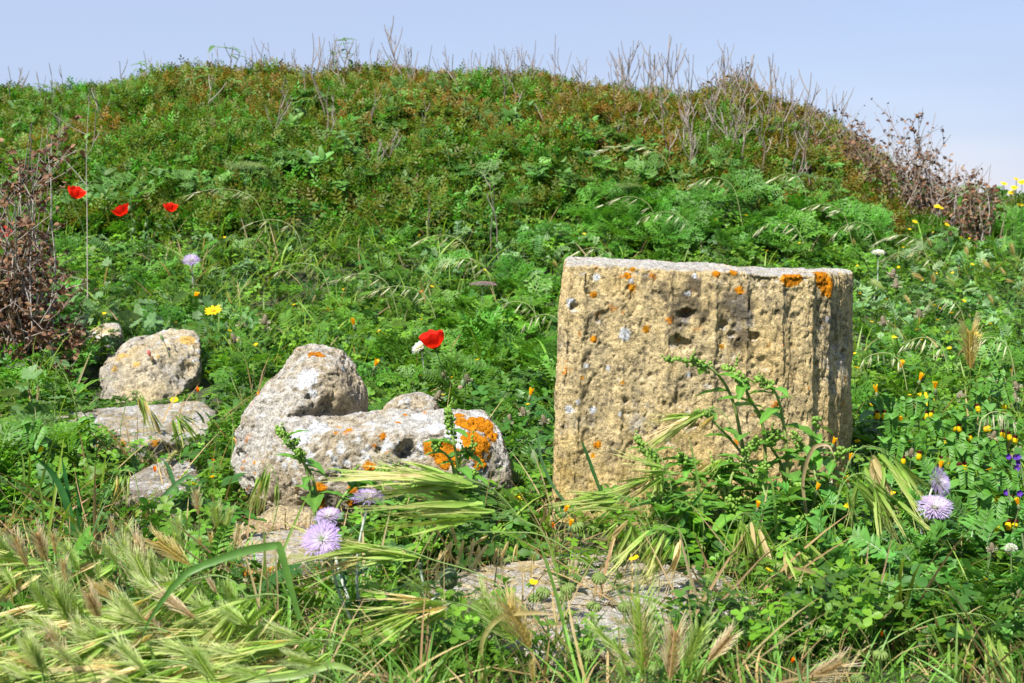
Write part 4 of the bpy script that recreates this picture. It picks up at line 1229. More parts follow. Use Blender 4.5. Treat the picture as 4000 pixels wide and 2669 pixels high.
# ---- honeywort: rounded clasping leaves, hanging sprays of bracts, yellow bells with a maroon crown
def t_bract():
    mb = MB()
    for i in range(16):
        t = i / 15.
        s = -1 if i % 2 else 1
        mb.leaf((s * .004, 0, -.030 * t), (s * (.7 - .3 * t), -.45 + U(-.2, .2), -.35 - .6 * t), (0, -1, .3), .013 * U(.8, 1.15), .0048, jit(GREEN['honey'], .15), bend=.3, fold=.3, k=4, shape=(.55, 1, .85, .08))
    return mb
def t_bell(l=.016):
    mb, cr = MB(), MB()
    th = np.linspace(0, 6.283, 11)[:-1]
    def ring(z, r, c, m):
        pass
    prof = [(-.28, .62), (-.5, .95), (-.8, 1.0), (-1.0, .72), (-1.05, .35)]
    V = np.array([[.30 * l * r * math.cos(a), .30 * l * r * math.sin(a), z * l] for z, r in prof for a in th])
    F = [[i * 10 + j, i * 10 + (j + 1) % 10, (i + 1) * 10 + (j + 1) % 10, (i + 1) * 10 + j] for i in range(4) for j in range(10)]
    mb.add(V, F, (.80, .60, .01))
    prof = [(0, .4), (-.12, .9), (-.3, .68)]
    V = np.array([[.31 * l * r * math.cos(a), .31 * l * r * math.sin(a), z * l] for z, r in prof for a in th])
    F = [[i * 10 + j, i * 10 + (j + 1) % 10, (i + 1) * 10 + (j + 1) % 10, (i + 1) * 10 + j] for i in range(2) for j in range(10)]
    cr.add(V, F, (.09, .008, .010))
    return mb, cr
def honeyleaf_mb(n, h):
    mb = MB()
    for i in range(n):
        a = i * 2.4 + U(-.4, .4); z = h * (.15 + .85 * i / n)
        ln = U(.026, .042)
        mb.leaf((0, 0, z), (math.cos(a), math.sin(a), U(-.1, .6)), (0, 0, 1), ln, ln * .33, jit((.12, .29, .05), .15), bend=.3, fold=.25, k=5, shape=(.6, 1, 1, .85, .5, .1))
    return mb
BR = [mesh("bracts", t_bract().arr(), M_LEAF) for _ in range(4)]
_b, _c = t_bell()
BELL = mesh("bell_flower", _b.arr(), M_PETAL); CROWN = mesh("crown", _c.arr(), M_PETAL)
def honeywort(px, py, h, sprays, desc):
    h += .03; t = GH(px, py, h); b = onground(t[0], t[1] + .01)
    root = thing("honeywort", b, desc, "honeywort", "honeywort plants")
    lv = honeyleaf_mb(16, h + .012)
    V, F, C = lv.arr(); obj("leaves", mesh("leaves", (V, F, C), M_LEAF), root)
    mb = MB()
    for dx, dz, nb in sprays:
        s = t[1] / FPX
        end = np.array((dx * s, -.012 + U(-.006, .006), h - dz * s))
        mb.tube(bez((0, 0, 0), (end[0] * .3, 0, h * 1.1), end, 8), .0013, (.10, .22, .05), 5)
        o = obj("bracts", random.choice(BR), root, end + (0, 0, .012)); o.rotation_euler = (U(-.3, .1), U(-.3, .3), U(-.5, .5)); o.scale = (U(.85, 1.1),) * 3
        for k in range(nb):
            f = obj("bell_flower", BELL, root, end + np.array(((k - (nb - 1) / 2) * .011 + U(-.002, .002), -.004, -.018 + U(-.003, .003))))
            f.rotation_euler = (U(-.2, .2), U(-.25, .25), 0)
            obj("crown", CROWN, f)
    wpart("stem", mb, M_STEM, root, (0, 0, 0))
for a in [(3225, 1475, .17, [(-10, -10, 2), (60, 10, 1)], "honeywort with yellow bells rising against the fluted block's right end"),
          (3100, 1560, .13, [(0, 0, 0), (30, 30, 1)], "honeywort with closed bracts in front of the block's right half"),
          (3470, 1560, .13, [(-30, 10, 2), (40, 20, 1)], "honeywort with two bells just right of the block's lower corner"),
          (3610, 1570, .13, [(10, 0, 3), (-40, 10, 0)], "honeywort carrying three bells below the spaced-ray daisy"),
          (3555, 1720, .10, [(-40, 20, 2), (30, 0, 1)], "leafy honeywort with bells beside the white seed clock"),
          (3690, 1730, .10, [(0, 15, 2), (50, -10, 0)], "honeywort with a pair of bells above the ragged thistle head"),
          (3810, 1540, .14, [(0, 0, 1), (30, 50, 1)], "honeywort with a single bell below the lying plantain head"),
          (3865, 1590, .13, [(-10, 20, 2), (50, 60, 0)], "honeywort with two bells between plantain stalks far right of the spaced-ray daisy"),
          (3905, 1470, .17, [(0, 0, 0), (20, 60, 1), (-60, 30, 0)], "tallest honeywort with drooping green bracts far right of the spaced-ray daisy"),
          (3780, 1850, .09, [(-10, 0, 0), (30, 20, 0)], "green honeywort without flowers right of the ragged thistle head"),
          (3890, 1870, .09, [(0, 10, 3), (50, 10, 2)], "dense honeywort with five bells near the violet flowers"),
          (3570, 1880, .08, [(0, 30, 2), (-20, 0, 0)], "low honeywort with bells left of the thistle heads"),
          (3950, 1990, .08, [(0, 0, 2)], "low honeywort with bells below the violet flowers"),
          (3850, 2030, .07, [(10, 20, 2)], "low honeywort under the dense one, half covered by thistle leaves"),
          (3420, 1580, .10, [(0, 0, 1)], "small honeywort at the foot of the block's right corner"),
          (135, 1665, .11, [(0, 0, 0), (25, 30, 1)], "pale honeywort below the brown bush"),
          (345, 1650, .10, [(0, 0, 0), (-15, 40, 0)], "small pale honeywort behind the long low slab")]:
    honeywort(*a)
for px, py, dsc in [(3500, 1640, 'honeywort hung with green bracts between block and white seed clock'), (3650, 1650, 'leafy honeywort under the yellow daisy with spaced rays'), (3740, 1620, 'honeywort with bracts and one bell left of the lying plantain'), (3760, 1760, 'broad honeywort above the pale thistle heads'), (3840, 1740, 'honeywort with long bracts left of the violet flowers'), (3930, 1640, 'honeywort below the tallest one'), (3460, 1720, 'honeywort in front of the block corner among hawkbits'), (3850, 1960, 'honeywort under the dense five-bell plant')]:
    honeywort(px, py, U(.09, .13), [(U(-30, 0), U(-10, 20), random.choice((0, 1, 2))), (U(20, 50), U(0, 40), random.choice((0, 1)))], dsc)

# ---- grasses: wall barley spikes
def t_barley(kind):
    sp, aw = MB(), MB()
    base_c = {'green': (.26, .38, .06), 'pink': (.42, .30, .15), 'gold': (.48, .38, .12), 'pale': (.32, .43, .09)}[kind]
    tip_c = {'green': (.46, .56, .24), 'pink': (.70, .60, .44), 'gold': (.66, .54, .28), 'pale': (.60, .64, .36)}[kind]
    L_ = .055; n = 22
    for i in range(n):
        t = i / n; z = L_ * t
        for k in range(3):
            a = (i % 2) * math.pi + (k - 1) * .75 + U(-.2, .2)
            d = np.array((math.cos(a) * .40, math.sin(a) * .40, 1)); d /= np.linalg.norm(d)
            p = np.array((math.cos(a) * .0015, math.sin(a) * .0015, z))
            sp.leaf(p, d, (math.cos(a), math.sin(a), 0), .008, .0011, jit(base_c, .2), bend=-.1, fold=.2, k=2, shape=(.6, 1, .2))
            for _ in range(2):
                dd = d + np.array((U(-.10, .10), U(-.10, .10), 0))
                ln = U(.022, .036) * (1 - .25 * t)
                side = np.cross(dd, (math.cos(a + .8), math.sin(a + .8), .2)); side /= np.linalg.norm(side)
                q = p + d * .006
                aw.strip([q, q + dd * ln * .5, q + dd * ln + np.array((math.cos(a), math.sin(a), 0)) * ln * .03], [.00036, .00032, .00018], side, np.array([base_c, np.array(base_c) * .4 + np.array(tip_c) * .6, tip_c]))
    sp.tube([(0, 0, 0), (0, 0, L_)], .0012, base_c, 5)
    return mesh("seed_head", sp.arr(), M_STRAW), mesh("awns", aw.arr(), M_STRAW)
BAR = {k: [t_barley(k) for _ in range(3)] for k in ('green', 'pink', 'gold', 'pale')}
BDESC = {'green': "green wall barley spike", 'pink': "pink-tinged wall barley spike", 'gold': "ripe golden wall barley spike", 'pale': "pale straw-green wall barley spike"}
def barley(b0, t0, kind, h, dd=None, label=None):
    """b0, t0: pixels of the spike's foot and tip"""
    p = GH(b0[0], b0[1], h) if dd is None else P(b0[0], b0[1], dd)
    lnpx = math.hypot(t0[0] - b0[0], t0[1] - b0[1])
    q = P(t0[0], t0[1], p[1] - U(-.25, .5) * lnpx / FPX * p[1])
    ax = q - p; ln = np.linalg.norm(ax)
    gx, gy = p[0] + U(-.01, .01) - ax[0] * .35, p[1] + .015
    b = onground(gx, gy)
    mb = MB(); mb.tube(spline([b, b * .5 + p * .5 - ax / ln * np.array((.012, .012, 0)), p - ax / ln * .008, p + ax / ln * .003], 14), .0007, (.14, .21, .05), 4)
    root = obj("wall_barley", mesh("wall_barley", (mb.arr()[0] - b, *mb.arr()[1:]), M_STEM), None, b)
    tag(root, label or BDESC[kind] + " " + zone((b0[0] + t0[0]) / 2, (b0[1] + t0[1]) / 2), "barley grass", "wall barley spikes")
    s = random.choice(BAR[kind])
    Rm = Matrix([list(r) for r in rot_to(ax)]).to_4x4() @ Matrix.Rotation(U(0, 6.28), 4, 'Z')
    sc = ln / .080
    hd = obj("seed_head", s[0], root); hd.matrix_local = Matrix.Translation(Vector(p - b)) @ Rm @ Matrix.Diagonal((sc, sc, sc, 1))
    obj("awns", s[1], hd)
FB = [((106, 2217), (40, 2056), 'pink'), ((184, 2194), (123, 2033), 'pink'), ((218, 2165), (201, 2056), 'pink'), ((258, 2285), (241, 2159), 'pink'), ((327, 2400), (138, 2205), 'green'), ((184, 2383), (103, 2240), 'green'), ((367, 2194), (298, 2090), 'pale'), ((459, 2205), (390, 2102), 'pale'), ((447, 2102), (425, 2010), 'pink'), ((482, 2165), (493, 2016), 'pale'), ((385, 2262), (378, 2182), 'pale'), ((740, 2205), (557, 2073), 'gold'), ((775, 2010), (763, 1895), 'pink'), ((849, 2067), (838, 1947), 'pale'), ((880, 2075), (905, 1965), 'pale'), ((918, 2125), (941, 2033), 'pink'), ((826, 2136), (820, 2073), 'gold'), ((786, 2136), (775, 2096), 'gold'), ((448, 2349), (321, 2268), 'gold'), ((476, 2320), (390, 2262), 'gold'), ((516, 2435), (356, 2395), 'pale'), ((402, 2372), (316, 2320), 'pink'), ((333, 2412), (195, 2372), 'pale'), ((849, 2320), (803, 2245), 'pink'), ((172, 2618), (34, 2561), 'gold'), ((115, 2595), (12, 2555), 'gold'), ((60, 2300), (10, 2210), 'green'), ((540, 2240), (520, 2110), 'pale'), ((600, 2260), (570, 2140), 'pale'), ((690, 2180), (680, 2050), 'green'), ((640, 2330), (500, 2250), 'pale'), ((250, 2480), (90, 2400), 'pale'), ((420, 2520), (250, 2460), 'pale'), ((560, 2520), (400, 2470), 'green'), ((680, 2460), (540, 2400), 'pale'), ((330, 2600), (180, 2520), 'pale'), ((760, 2560), (600, 2510), 'pale'), ((500, 2630), (330, 2590), 'gold'), ((90, 2480), (5, 2400), 'pale'), ((880, 2420), (740, 2370), 'green'), ((960, 2560), (800, 2520), 'pale'), ((1180, 2500), (1020, 2440), 'pale'), ((1250, 2600), (1080, 2560), 'pale'), ((1020, 2640), (860, 2610), 'green'), ((700, 2110), (690, 2000), 'pale')]
for f, t, k in FB: barley(f, t, k, U(.10, .15) if f[1] < 2300 else U(.12, .17), max(1.28, 1.92 - (f[1] - 2000) * .00095 + U(-.05, .05)))
for i in range(34):
    px, py = U(-20, 1150), U(2190, 2700)
    if py < 2190 + .00035 * max(px - 250, 0) ** 2 * .6: continue
    ln = U(130, 220); an = U(.35, 1.25)
    barley((px, py), (px - ln * math.cos(an), py - ln * math.sin(an)), random.choice(('pale', 'pale', 'green', 'green', 'pink')), .12, max(1.26, 1.92 - (py - 2000) * .00095 + U(-.06, .06)))
for f, t, k, dd in [((2007, 2509), (1824, 2268), 'green', 1.5), ((2070, 2532), (1944, 2285), 'gold', 1.5), ((2512, 2630), (2484, 2228), 'green', 1.38), ((2520, 2610), (2500, 2340), 'pink', 1.42), ((2615, 2653), (2644, 2377), 'pink', 1.36), ((2460, 2584), (2277, 2412), 'green', 1.42), ((2082, 2664), (2076, 2561), 'gold', 1.4), ((1697, 2331), (1577, 2245), 'green', 1.6), ((2677, 2613), (2763, 2389), 'green', 1.40), ((2763, 2584), (2890, 2441), 'pink', 1.44), ((3136, 2664), (3349, 2555), 'pink', 1.45), ((2440, 2660), (2400, 2560), 'green', 1.36)]:
    barley(f, t, k, .1, dd)
for f, t in [((3808, 1446), (3770, 1350)), ((3790, 1440), (3785, 1225)), ((3440, 1120), (3395, 1095)), ((3455, 1130), (3400, 1090)), ((3610, 1090), (3560, 1070)), ((3650, 1110), (3640, 1062)), ((3740, 1120), (3690, 1085)), ((3780, 1000), (3770, 960)), ((3870, 1050), (3830, 1010)), ((3960, 1000), (3945, 945)), ((3990, 1030), (3960, 1000)), ((3930, 1075), (3905, 1045)), ((3645, 1200), (3625, 1170)), ((3790, 1245), (3785, 1225)), ((3960, 1100), (3925, 1095)), ((3640, 965), (3620, 930)), ((2180, 1045), (2155, 1015)), ((3150, 1830), (3110, 1770)), ((3340, 960), (3330, 930)), ((3560, 1190), (3530, 1150)), ((3880, 1190), (3860, 1150))]:
    barley(f, t, 'gold' if U(0, 1) < .7 else 'pale', U(.10, .15))

# ---- brome and wild oat: hanging panicles, each spikelet a mesh of its own
def t_spikelet(kind):
    mb = MB()
    if kind == 'brome':
        cs, tip, L_, w_, aw = (.23, .39, .06), (.42, .45, .16), .029, .0014, .021
    elif kind == 'dry':
        cs, tip, L_, w_, aw = (.56, .46, .22), (.62, .52, .30), .026, .0015, .018
    else:
        cs, tip, L_, w_, aw = (.52, .55, .38), (.62, .58, .42), .021, .0014, .012
    nf = 6 if kind != 'oat' else 3
    for i in range(nf):
        s = -1 if i % 2 else 1
        z = L_ * .5 * i / nf
        d = np.array((s * .12, U(-.06, .06), 1))
        mb.leaf((0, 0, z), d, (s, .2, 0), L_ * (.62 if kind != 'oat' else .95), w_, jit(cs, .18), bend=-.03, fold=.5, k=4, shape=(.5, 1, .8, .45, .08), tipcol=tip)
        e = np.array((0, 0, z)) + d * L_ * .58
        mb.strip([e, e + d * aw * .5, e + d * aw + np.array((s * .001, 0, 0))], [.00028, .00022, .0001], (0, 1, 0), tip)
    return mesh("spikelet", mb.arr(), M_STRAW)
SPK = {k: [t_spikelet(k) for _ in range(4)] for k in ('brome', 'dry', 'oat')}
def panicle(name, rach, d, n, hang, length_px, kind, label, cat_, group, basepx=None, spread=.35, lead=.018, culm=(.15, .24, .06), frac=.58):
    """rach: pixels along the stem's upper part, foot first; hang: pixel direction the spikelets point to"""
    pts = [P(px, py, d + k * .004) for k, (px, py) in enumerate(rach)]
    b = onground(*(P(*basepx, d)[:2] if basepx else (pts[0][0] + .01, d + .01)))
    root = thing(name, b, label, cat_, group)
    cur = spline([b] + pts, 30)
    mb = MB(); mb.tube(cur, np.linspace(.0011, .0005, len(cur)), culm, 5)
    top = cur[int(len(cur) * frac):]
    sc = length_px / FPX * d / .046
    for i in range(n):
        k = int((i + U(0, .9)) / n * (len(top) - 1))
        hd = np.array((hang[0], U(-.3, .3), -hang[1])); hd /= np.linalg.norm(hd)
        hd = hd + rng.normal(0, spread, 3) * (1, .7, 1); hd /= np.linalg.norm(hd)
        tg = top[min(k + 1, len(top) - 1)] - top[max(k - 1, 0)]; tg /= np.linalg.norm(tg) + 1e-9
        e = top[k] + (hd * .6 + tg * .5) * lead * U(.5, 1.5) * sc
        mb.tube(bez(top[k], top[k] + tg * lead * .6 * sc, e, 4), .0003, culm, 3)
        s = obj("spikelet", random.choice(SPK[kind] if U(0, 1) < .85 or kind != 'brome' else SPK['dry']), root)
        q = sc * U(.75, 1.12)
        s.matrix_local = Matrix.Translation(Vector(e - b)) @ Matrix([list(r) for r in rot_to(hd)]).to_4x4() @ Matrix.Rotation(U(0, 6.28), 4, 'Z') @ Matrix.Diagonal((q, q, q, 1))
    wpart("stem", mb, M_STEM, root, b)
BG = "drooping brome panicles"
def brome(rach, d, n, hang, lp, label, **k): panicle("brome_stalk", rach, d, n, hang, lp * 1.22, 'brome', label, "brome grass", BG, **k)
brome([(2230, 2500), (2180, 2260), (2120, 2080), (2040, 2030), (1950, 1930), (1880, 1890)], 1.62, 20, (-1, -.06), 340, "large brome panicle swept leftward across the broken rock's right foot", spread=.14)
panicle("brome_stalk", [(2420, 2320), (2250, 2170), (2110, 2090), (1980, 2080), (1820, 2080), (1760, 2090)], 1.70, 13, (-.25, 1), 190, 'dry', "straw-coloured brome panicle hanging down below the large swept one", "brome grass", BG, spread=.16)
brome([(2120, 2450), (1900, 2260), (1700, 2190), (1560, 2140), (1480, 2150)], 1.58, 14, (-1, .05), 280, "brome panicle swept left just behind the near thistle's stems", spread=.14)
brome([(3180, 2400), (3260, 1990), (3330, 1780), (3400, 1745), (3450, 1760)], 2.0, 15, (.42, 1), 270, "big pale brome panicle hanging right of the fluted block's foot", spread=.3)
brome([(2830, 2350), (2830, 2150), (2860, 2040), (2900, 2005), (2930, 2020)], 1.85, 16, (.05, 1), 210, "fan-shaped brome panicle hanging in front of the block's foot", spread=.28)
brome([(2960, 2000), (2900, 1760), (2830, 1620), (2780, 1600), (2700, 1630)], 2.1, 14, (-1, .55), 170, "brome panicle bending left across the face of the fluted block", spread=.2)
brome([(2900, 1990), (2900, 1850), (2880, 1790), (2820, 1780)], 2.1, 9, (-.75, .75), 150, "small brome tuft low in front of the fluted block's face", spread=.25)
brome([(2640, 2150), (2620, 1900), (2590, 1800), (2560, 1760)], 2.05, 12, (-.1, 1), 170, "brome clump with brownish spikelets hanging before the block's lower middle", spread=.2)
brome([(2560, 2200), (2540, 2060), (2480, 1960), (2380, 1930)], 1.95, 12, (-1, .25), 170, "brome panicle swept left at the block's lower left foot", spread=.2)
brome([(2560, 2300), (2540, 2120), (2500, 2030), (2440, 2010)], 1.9, 12, (-.2, 1), 180, "green brome panicle hanging between slab and block", spread=.3)
brome([(470, 1690), (500, 1560), (530, 1530), (560, 1560)], 2.85, 10, (.2, 1), 120, "brome panicle drooping before the buff boulder", spread=.2)
brome([(820, 1790), (740, 1660), (700, 1620), (680, 1610)], 2.75, 10, (.5, .85), 130, "brome panicle at the right end of the long low slab", spread=.2)
brome([(560, 2050), (530, 1870), (500, 1840), (470, 1840)], 2.3, 13, (-.15, 1), 120, "brome panicle hanging above the lizard's stone", spread=.15)
brome([(640, 2080), (640, 1960), (600, 1940), (570, 1950)], 2.2, 12, (-.2, 1), 140, "brome panicle drooping beside the lizard's stone", spread=.2)
brome([(1060, 2100), (1090, 1930), (1060, 1820), (1030, 1850)], 2.15, 9, (-.1, 1), 130, "thin brome panicle hanging before the broken rock's left foot", spread=.2)
brome([(1000, 2560), (960, 2330), (860, 2250), (740, 2270), (640, 2300)], 1.48, 16, (-.75, .65), 260, "brome panicle with long green spikelets under the bent grass blade", spread=.15)
brome([(1250, 2640), (1200, 2450), (1100, 2330), (960, 2330)], 1.45, 14, (-.7, .7), 270, "brome panicle leaning left between barley and thistle", spread=.18)
brome([(760, 2660), (700, 2500), (580, 2450), (430, 2480)], 1.40, 14, (-.85, .5), 250, "brome panicle sweeping left among the barley nearest the camera", spread=.18)
brome([(1500, 2700), (1420, 2560), (1280, 2500), (1100, 2520)], 1.40, 14, (-1, .3), 270, "brome panicle streaming left under the near thistle", spread=.15)
brome([(1400, 2780), (1330, 2660), (1180, 2600), (1000, 2610)], 1.34, 14, (-1, .35), 270, "lowest brome panicle streaming left beneath all the others", spread=.15)
brome([(900, 2800), (820, 2640), (660, 2580), (480, 2600)], 1.33, 12, (-1, .3), 260, "brome panicle lying low under the barley spikes", spread=.15)
brome([(330, 2760), (300, 2620), (200, 2560), (80, 2580)], 1.36, 12, (-1, .3), 240, "brome panicle reaching left over the nearest barley", spread=.15)
brome([(3240, 2520), (3420, 2340), (3620, 2300), (3760, 2340), (3860, 2420)], 1.62, 20, (.28, 1), 270, "brome panicle arching over the thistle leaves in front of the honeywort", spread=.16)
brome([(3400, 2560), (3640, 2420), (3820, 2400), (3920, 2460)], 1.56, 14, (.3, 1), 260, "second arching brome panicle lower and nearer than the first", spread=.16)
for i, (x0, y0, a, ln_) in enumerate([(420, 2420, -1, 260), (620, 2520, -.9, 260), (860, 2520, -1, 280), (1080, 2470, -1, 280), (1300, 2570, -1, 290), (520, 2640, -1, 260), (760, 2600, -1, 270), (1000, 2690, -1, 280), (250, 2520, -1, 240), (1180, 2640, -1, 280), (900, 2390, -.8, 240), (680, 2380, -.8, 230), (330, 2340, -.9, 240), (560, 2350, -1, 250), (780, 2450, -1, 270), (980, 2560, -1, 280), (420, 2600, -1, 260), (640, 2680, -1, 270), (1150, 2560, -1, 280), (130, 2450, -.9, 230), (200, 2640, -1, 250)]):
    brome([(x0 + 260, y0 + 330), (x0 + 200, y0 + 110), (x0 + 90, y0 + 5), (x0 - 40, y0 - 12), (x0 - 160, y0 + 20)], 1.62 - (y0 - 2300) * .0008 + U(-.03, .03), 13, (a, U(.15, .5)), ln_, "brome panicle swept left in the pale mass of grass " + ("near the bent green blade" if x0 > 600 else "behind the nearest barley spikes"), spread=.17)
for rc, d, n, hg, lp, tx in [
        ([(3300, 2300), (3260, 2050), (3290, 1900), (3350, 1850), (3400, 1870)], 1.9, 14, (.5, 1), 220, "brome panicle hanging under the big pale one"),
        ([(2700, 2350), (2690, 2180), (2660, 2080), (2600, 2050)], 1.82, 13, (-.5, 1), 200, "brome panicle drooping beside the slab's far edge"),
        ([(3060, 2400), (3030, 2200), (3060, 2110), (3110, 2090)], 1.8, 13, (.4, 1), 200, "brome panicle drooping among the low beet leaves"),
        ([(2760, 2100), (2700, 1900), (2640, 1850), (2540, 1870)], 2.0, 12, (-1, .5), 170, "brome panicle swept left low across the block's face"),
        ([(3520, 2480), (3560, 2300), (3640, 2230), (3720, 2260)], 1.7, 14, (.5, 1), 230, "brome panicle hanging over the pale-veined thistle leaves"),
        ([(1980, 2600), (1900, 2420), (1800, 2360), (1660, 2370)], 1.52, 14, (-1, .3), 250, "brome panicle swept left at the near edge of the flat slab"),
        ([(620, 2440), (560, 2250), (480, 2180), (380, 2190)], 1.72, 13, (-.9, .5), 220, "brome panicle leaning left above the pink barley spikes"),
        ([(330, 2420), (280, 2260), (200, 2200), (100, 2220)], 1.7, 13, (-.9, .5), 220, "brome panicle reaching left among the pink barley spikes")]:
    brome(rc, d, n, hg, lp, tx, spread=.24)
OG = "pale wild oat panicles"
def oat(px, py, wpx, h, hang, n=8, sp=.13):
    t = GH(px, py, h); s = t[1]
    wpx *= 1.45; hx = wpx / 2 * (1 if hang[0] > 0 else -1)
    panicle("wild_oat", [(px - hx, py + 60), (px - hx * .6, py + 5), (px, py - 12), (px + hx * .6, py - 2), (px + hx, py + 16)], s, n, hang, 80 if s > 3 else 110, 'oat',
            "wild oat with pale hanging spikelets " + zone(px, py), "wild oat", OG, (px - hx * 1.4, py + 300), sp, .007, (.30, .34, .14), .28)
for a in [(2470, 580, 190, .24, (-1, .35), 11), (870, 750, 200, .24, (-.8, .45), 8), (2460, 780, 130, .2, (-.8, .35), 6), (2790, 705, 120, .22, (-.7, .7), 7), (2600, 840, 140, .18, (-.6, .8), 8), (3080, 690, 90, .22, (-.7, .5), 6), (3215, 810, 130, .2, (-.8, .5), 8), (3050, 880, 120, .16, (-.6, .7), 7), (3520, 930, 130, .18, (-.7, .5), 8), (3560, 990, 130, .16, (-.6, .6), 8), (3450, 1390, 110, .15, (-.2, 1), 8), (3610, 1330, 110, .15, (-.4, .9), 7), (3890, 1620, 90, .17, (.05, 1), 10), (3870, 1330, 110, .16, (-.3, 1), 7), (1560, 1130, 170, .18, (-.7, .7), 9), (1730, 930, 140, .2, (-.8, .5), 7), (1810, 1020, 140, .18, (-.6, .7), 8), (2020, 1190, 110, .14, (-.6, .8), 6), (2130, 1240, 100, .14, (-.4, .9), 6), (1420, 1080, 150, .18, (-.7, .6), 7), (1060, 870, 150, .2, (-.7, .5), 6), (1180, 1040, 130, .18, (-.5, .8), 6), (3690, 1180, 100, .15, (-.4, .8), 6), (2320, 980, 110, .15, (-.7, .6), 6), (3350, 880, 100, .18, (-.6, .6), 6)]:
    oat(*a)

# ---- single conspicuous blades
def blade(rach, d, w_, label, col=(.07, .20, .035), name="grass_blade", tipcol=None):
    pts = spline([P(px, py, d + dz) for px, py, dz in rach], 26)
    b = pts[0].copy()
    t = np.linspace(0, 1, len(pts))
    tg = np.gradient(pts, axis=0); tg /= np.linalg.norm(tg, axis=1)[:, None]
    sd = np.cross(tg, np.array((.15, -1, .35))); sd /= np.linalg.norm(sd, axis=1)[:, None]
    up = np.cross(sd, tg)
    up = np.where((up @ np.array((0, -1., .3)))[:, None] > 0, up, -up)
    prof = np.interp(t, (0, .1, .5, .8, 1), (.6, .8, 1, .7, .05)) * w_
    mb = MB()
    c = np.array(col) * np.ones((len(pts), 3))
    if tipcol is not None: c = c + (np.array(tipcol) - c) * (t ** 2)[:, None]
    mb.strip(pts - b, prof, sd, c * (.85 + .3 * rng.uniform(0, 1, (len(pts), 1))), .55, up)
    tag(obj(name, mesh(name, mb.arr(), M_GRASS), None, b), label, "grass blade")
blade([(1170, 2420, 0), (1130, 2280, 0), (1095, 2145, 0), (1075, 2133, 0), (980, 2148, -.01), (860, 2185, -.02), (730, 2240, -.03), (640, 2340, -.03), (575, 2440, -.03), (545, 2520, -.03)], 1.42, .0043, "broad bright green grass blade bent sharply over over the barley spikes", (.10, .22, .04), tipcol=(.06, .16, .03))
blade([(310, 2270, 0), (290, 2100, 0), (255, 1950, 0), (205, 1850, 0), (130, 1780, -.02)], 2.1, .0055, "wide dark green blade arching left above the barley", (.035, .14, .03))
blade([(300, 2260, 0), (280, 2050, 0), (262, 1900, 0), (240, 1780, 0)], 2.12, .004, "upright dark green blade beside the arching wide one", (.03, .13, .03))
blade([(310, 2200, 0), (312, 2000, 0), (300, 1850, 0)], 2.14, .004, "short upright dark blade right of the arching one", (.035, .15, .03))
blade([(560, 2060, 0), (600, 1990, 0), (680, 1900, -.01), (742, 1862, -.02), (768, 1895, -.03)], 2.36, .0042, "blue-green blade bent across the lizard", (.09, .21, .075))
blade([(720, 1970, 0), (680, 1890, 0), (660, 1830, 0), (630, 1790, 0)], 2.36, .0038, "twisted blue-green blade crossing the bent one by the lizard", (.07, .19, .07))
blade([(2380, 2010, 0), (2330, 1880, 0), (2290, 1770, 0), (2268, 1715, 0)], 2.26, .003, "slim dark blade standing before the block's lower left face", (.035, .12, .03))
blade([(2230, 1990, 0), (2160, 1900, 0), (2110, 1780, 0), (2100, 1650, 0)], 2.25, .0028, "grey-green blade rising in the gap beside the block", (.08, .18, .07))
blade([(3220, 2450, 0), (3215, 2340, 0), (3205, 2250, 0), (3090, 2215, -.01)], 1.75, .0062, "broad upright blade with a withered bent tip in the weeds below the pale thistle head", (.14, .26, .04), tipcol=(.38, .26, .14))
blade([(3330, 2470, 0), (3420, 2400, 0), (3500, 2345, -.01), (3520, 2330, -.02)], 1.68, .004, "withered brown blade slanting up in the weeds below the pale thistle head", (.36, .25, .12))
blade([(1880, 2660, 0), (1885, 2500, 0), (1960, 2410, 0), (2080, 2395, -.02), (2180, 2402, -.03)], 1.5, .003, "yellowing stalk bowed over before the flat slab", (.28, .28, .09), tipcol=(.40, .28, .14))
blade([(2230, 2669, 0), (2210, 2480, 0), (2150, 2250, 0), (2090, 2080, 0)], 1.52, .0022, "long straight green stalk crossing the flat slab", (.14, .27, .05))
blade([(2750, 2200, 0), (2740, 2000, 0), (2720, 1850, 0), (2690, 1700, 0)], 2.0, .0024, "tall pale green stalk standing before the block's middle", (.17, .29, .06))
blade([(3040, 2200, 0), (3030, 2050, 0), (3020, 1930, 0), (3010, 1860, 0)], 1.95, .0024, "pale stalk with a pointed tip before the block's right foot", (.17, .29, .06))
blade([(2560, 2150, 0), (2640, 2080, 0), (2700, 1980, 0), (2760, 1900, -.02)], 2.0, .0035, "slanting dark green blade before the block's foot", (.05, .16, .03))
blade([(3150, 2010, 0), (3135, 1880, 0), (3170, 1760, -.01), (3230, 1740, -.02), (3262, 1790, -.03)], 2.0, .003, "withered tan blade curling over beside the big pale brome", (.36, .27, .15))
blade([(950, 2660, 0), (1150, 2640, 0), (1300, 2600, 0), (1420, 2640, -.02)], 1.34, .004, "pale green blade lying across the nearest grass", (.20, .30, .08))
blade([(1440, 1130, 0), (1430, 1050, 0), (1400, 980, 0), (1330, 960, -.02)], 3.6, .004, "bright green arching blade in the meadow at mid left", (.11, .24, .04))
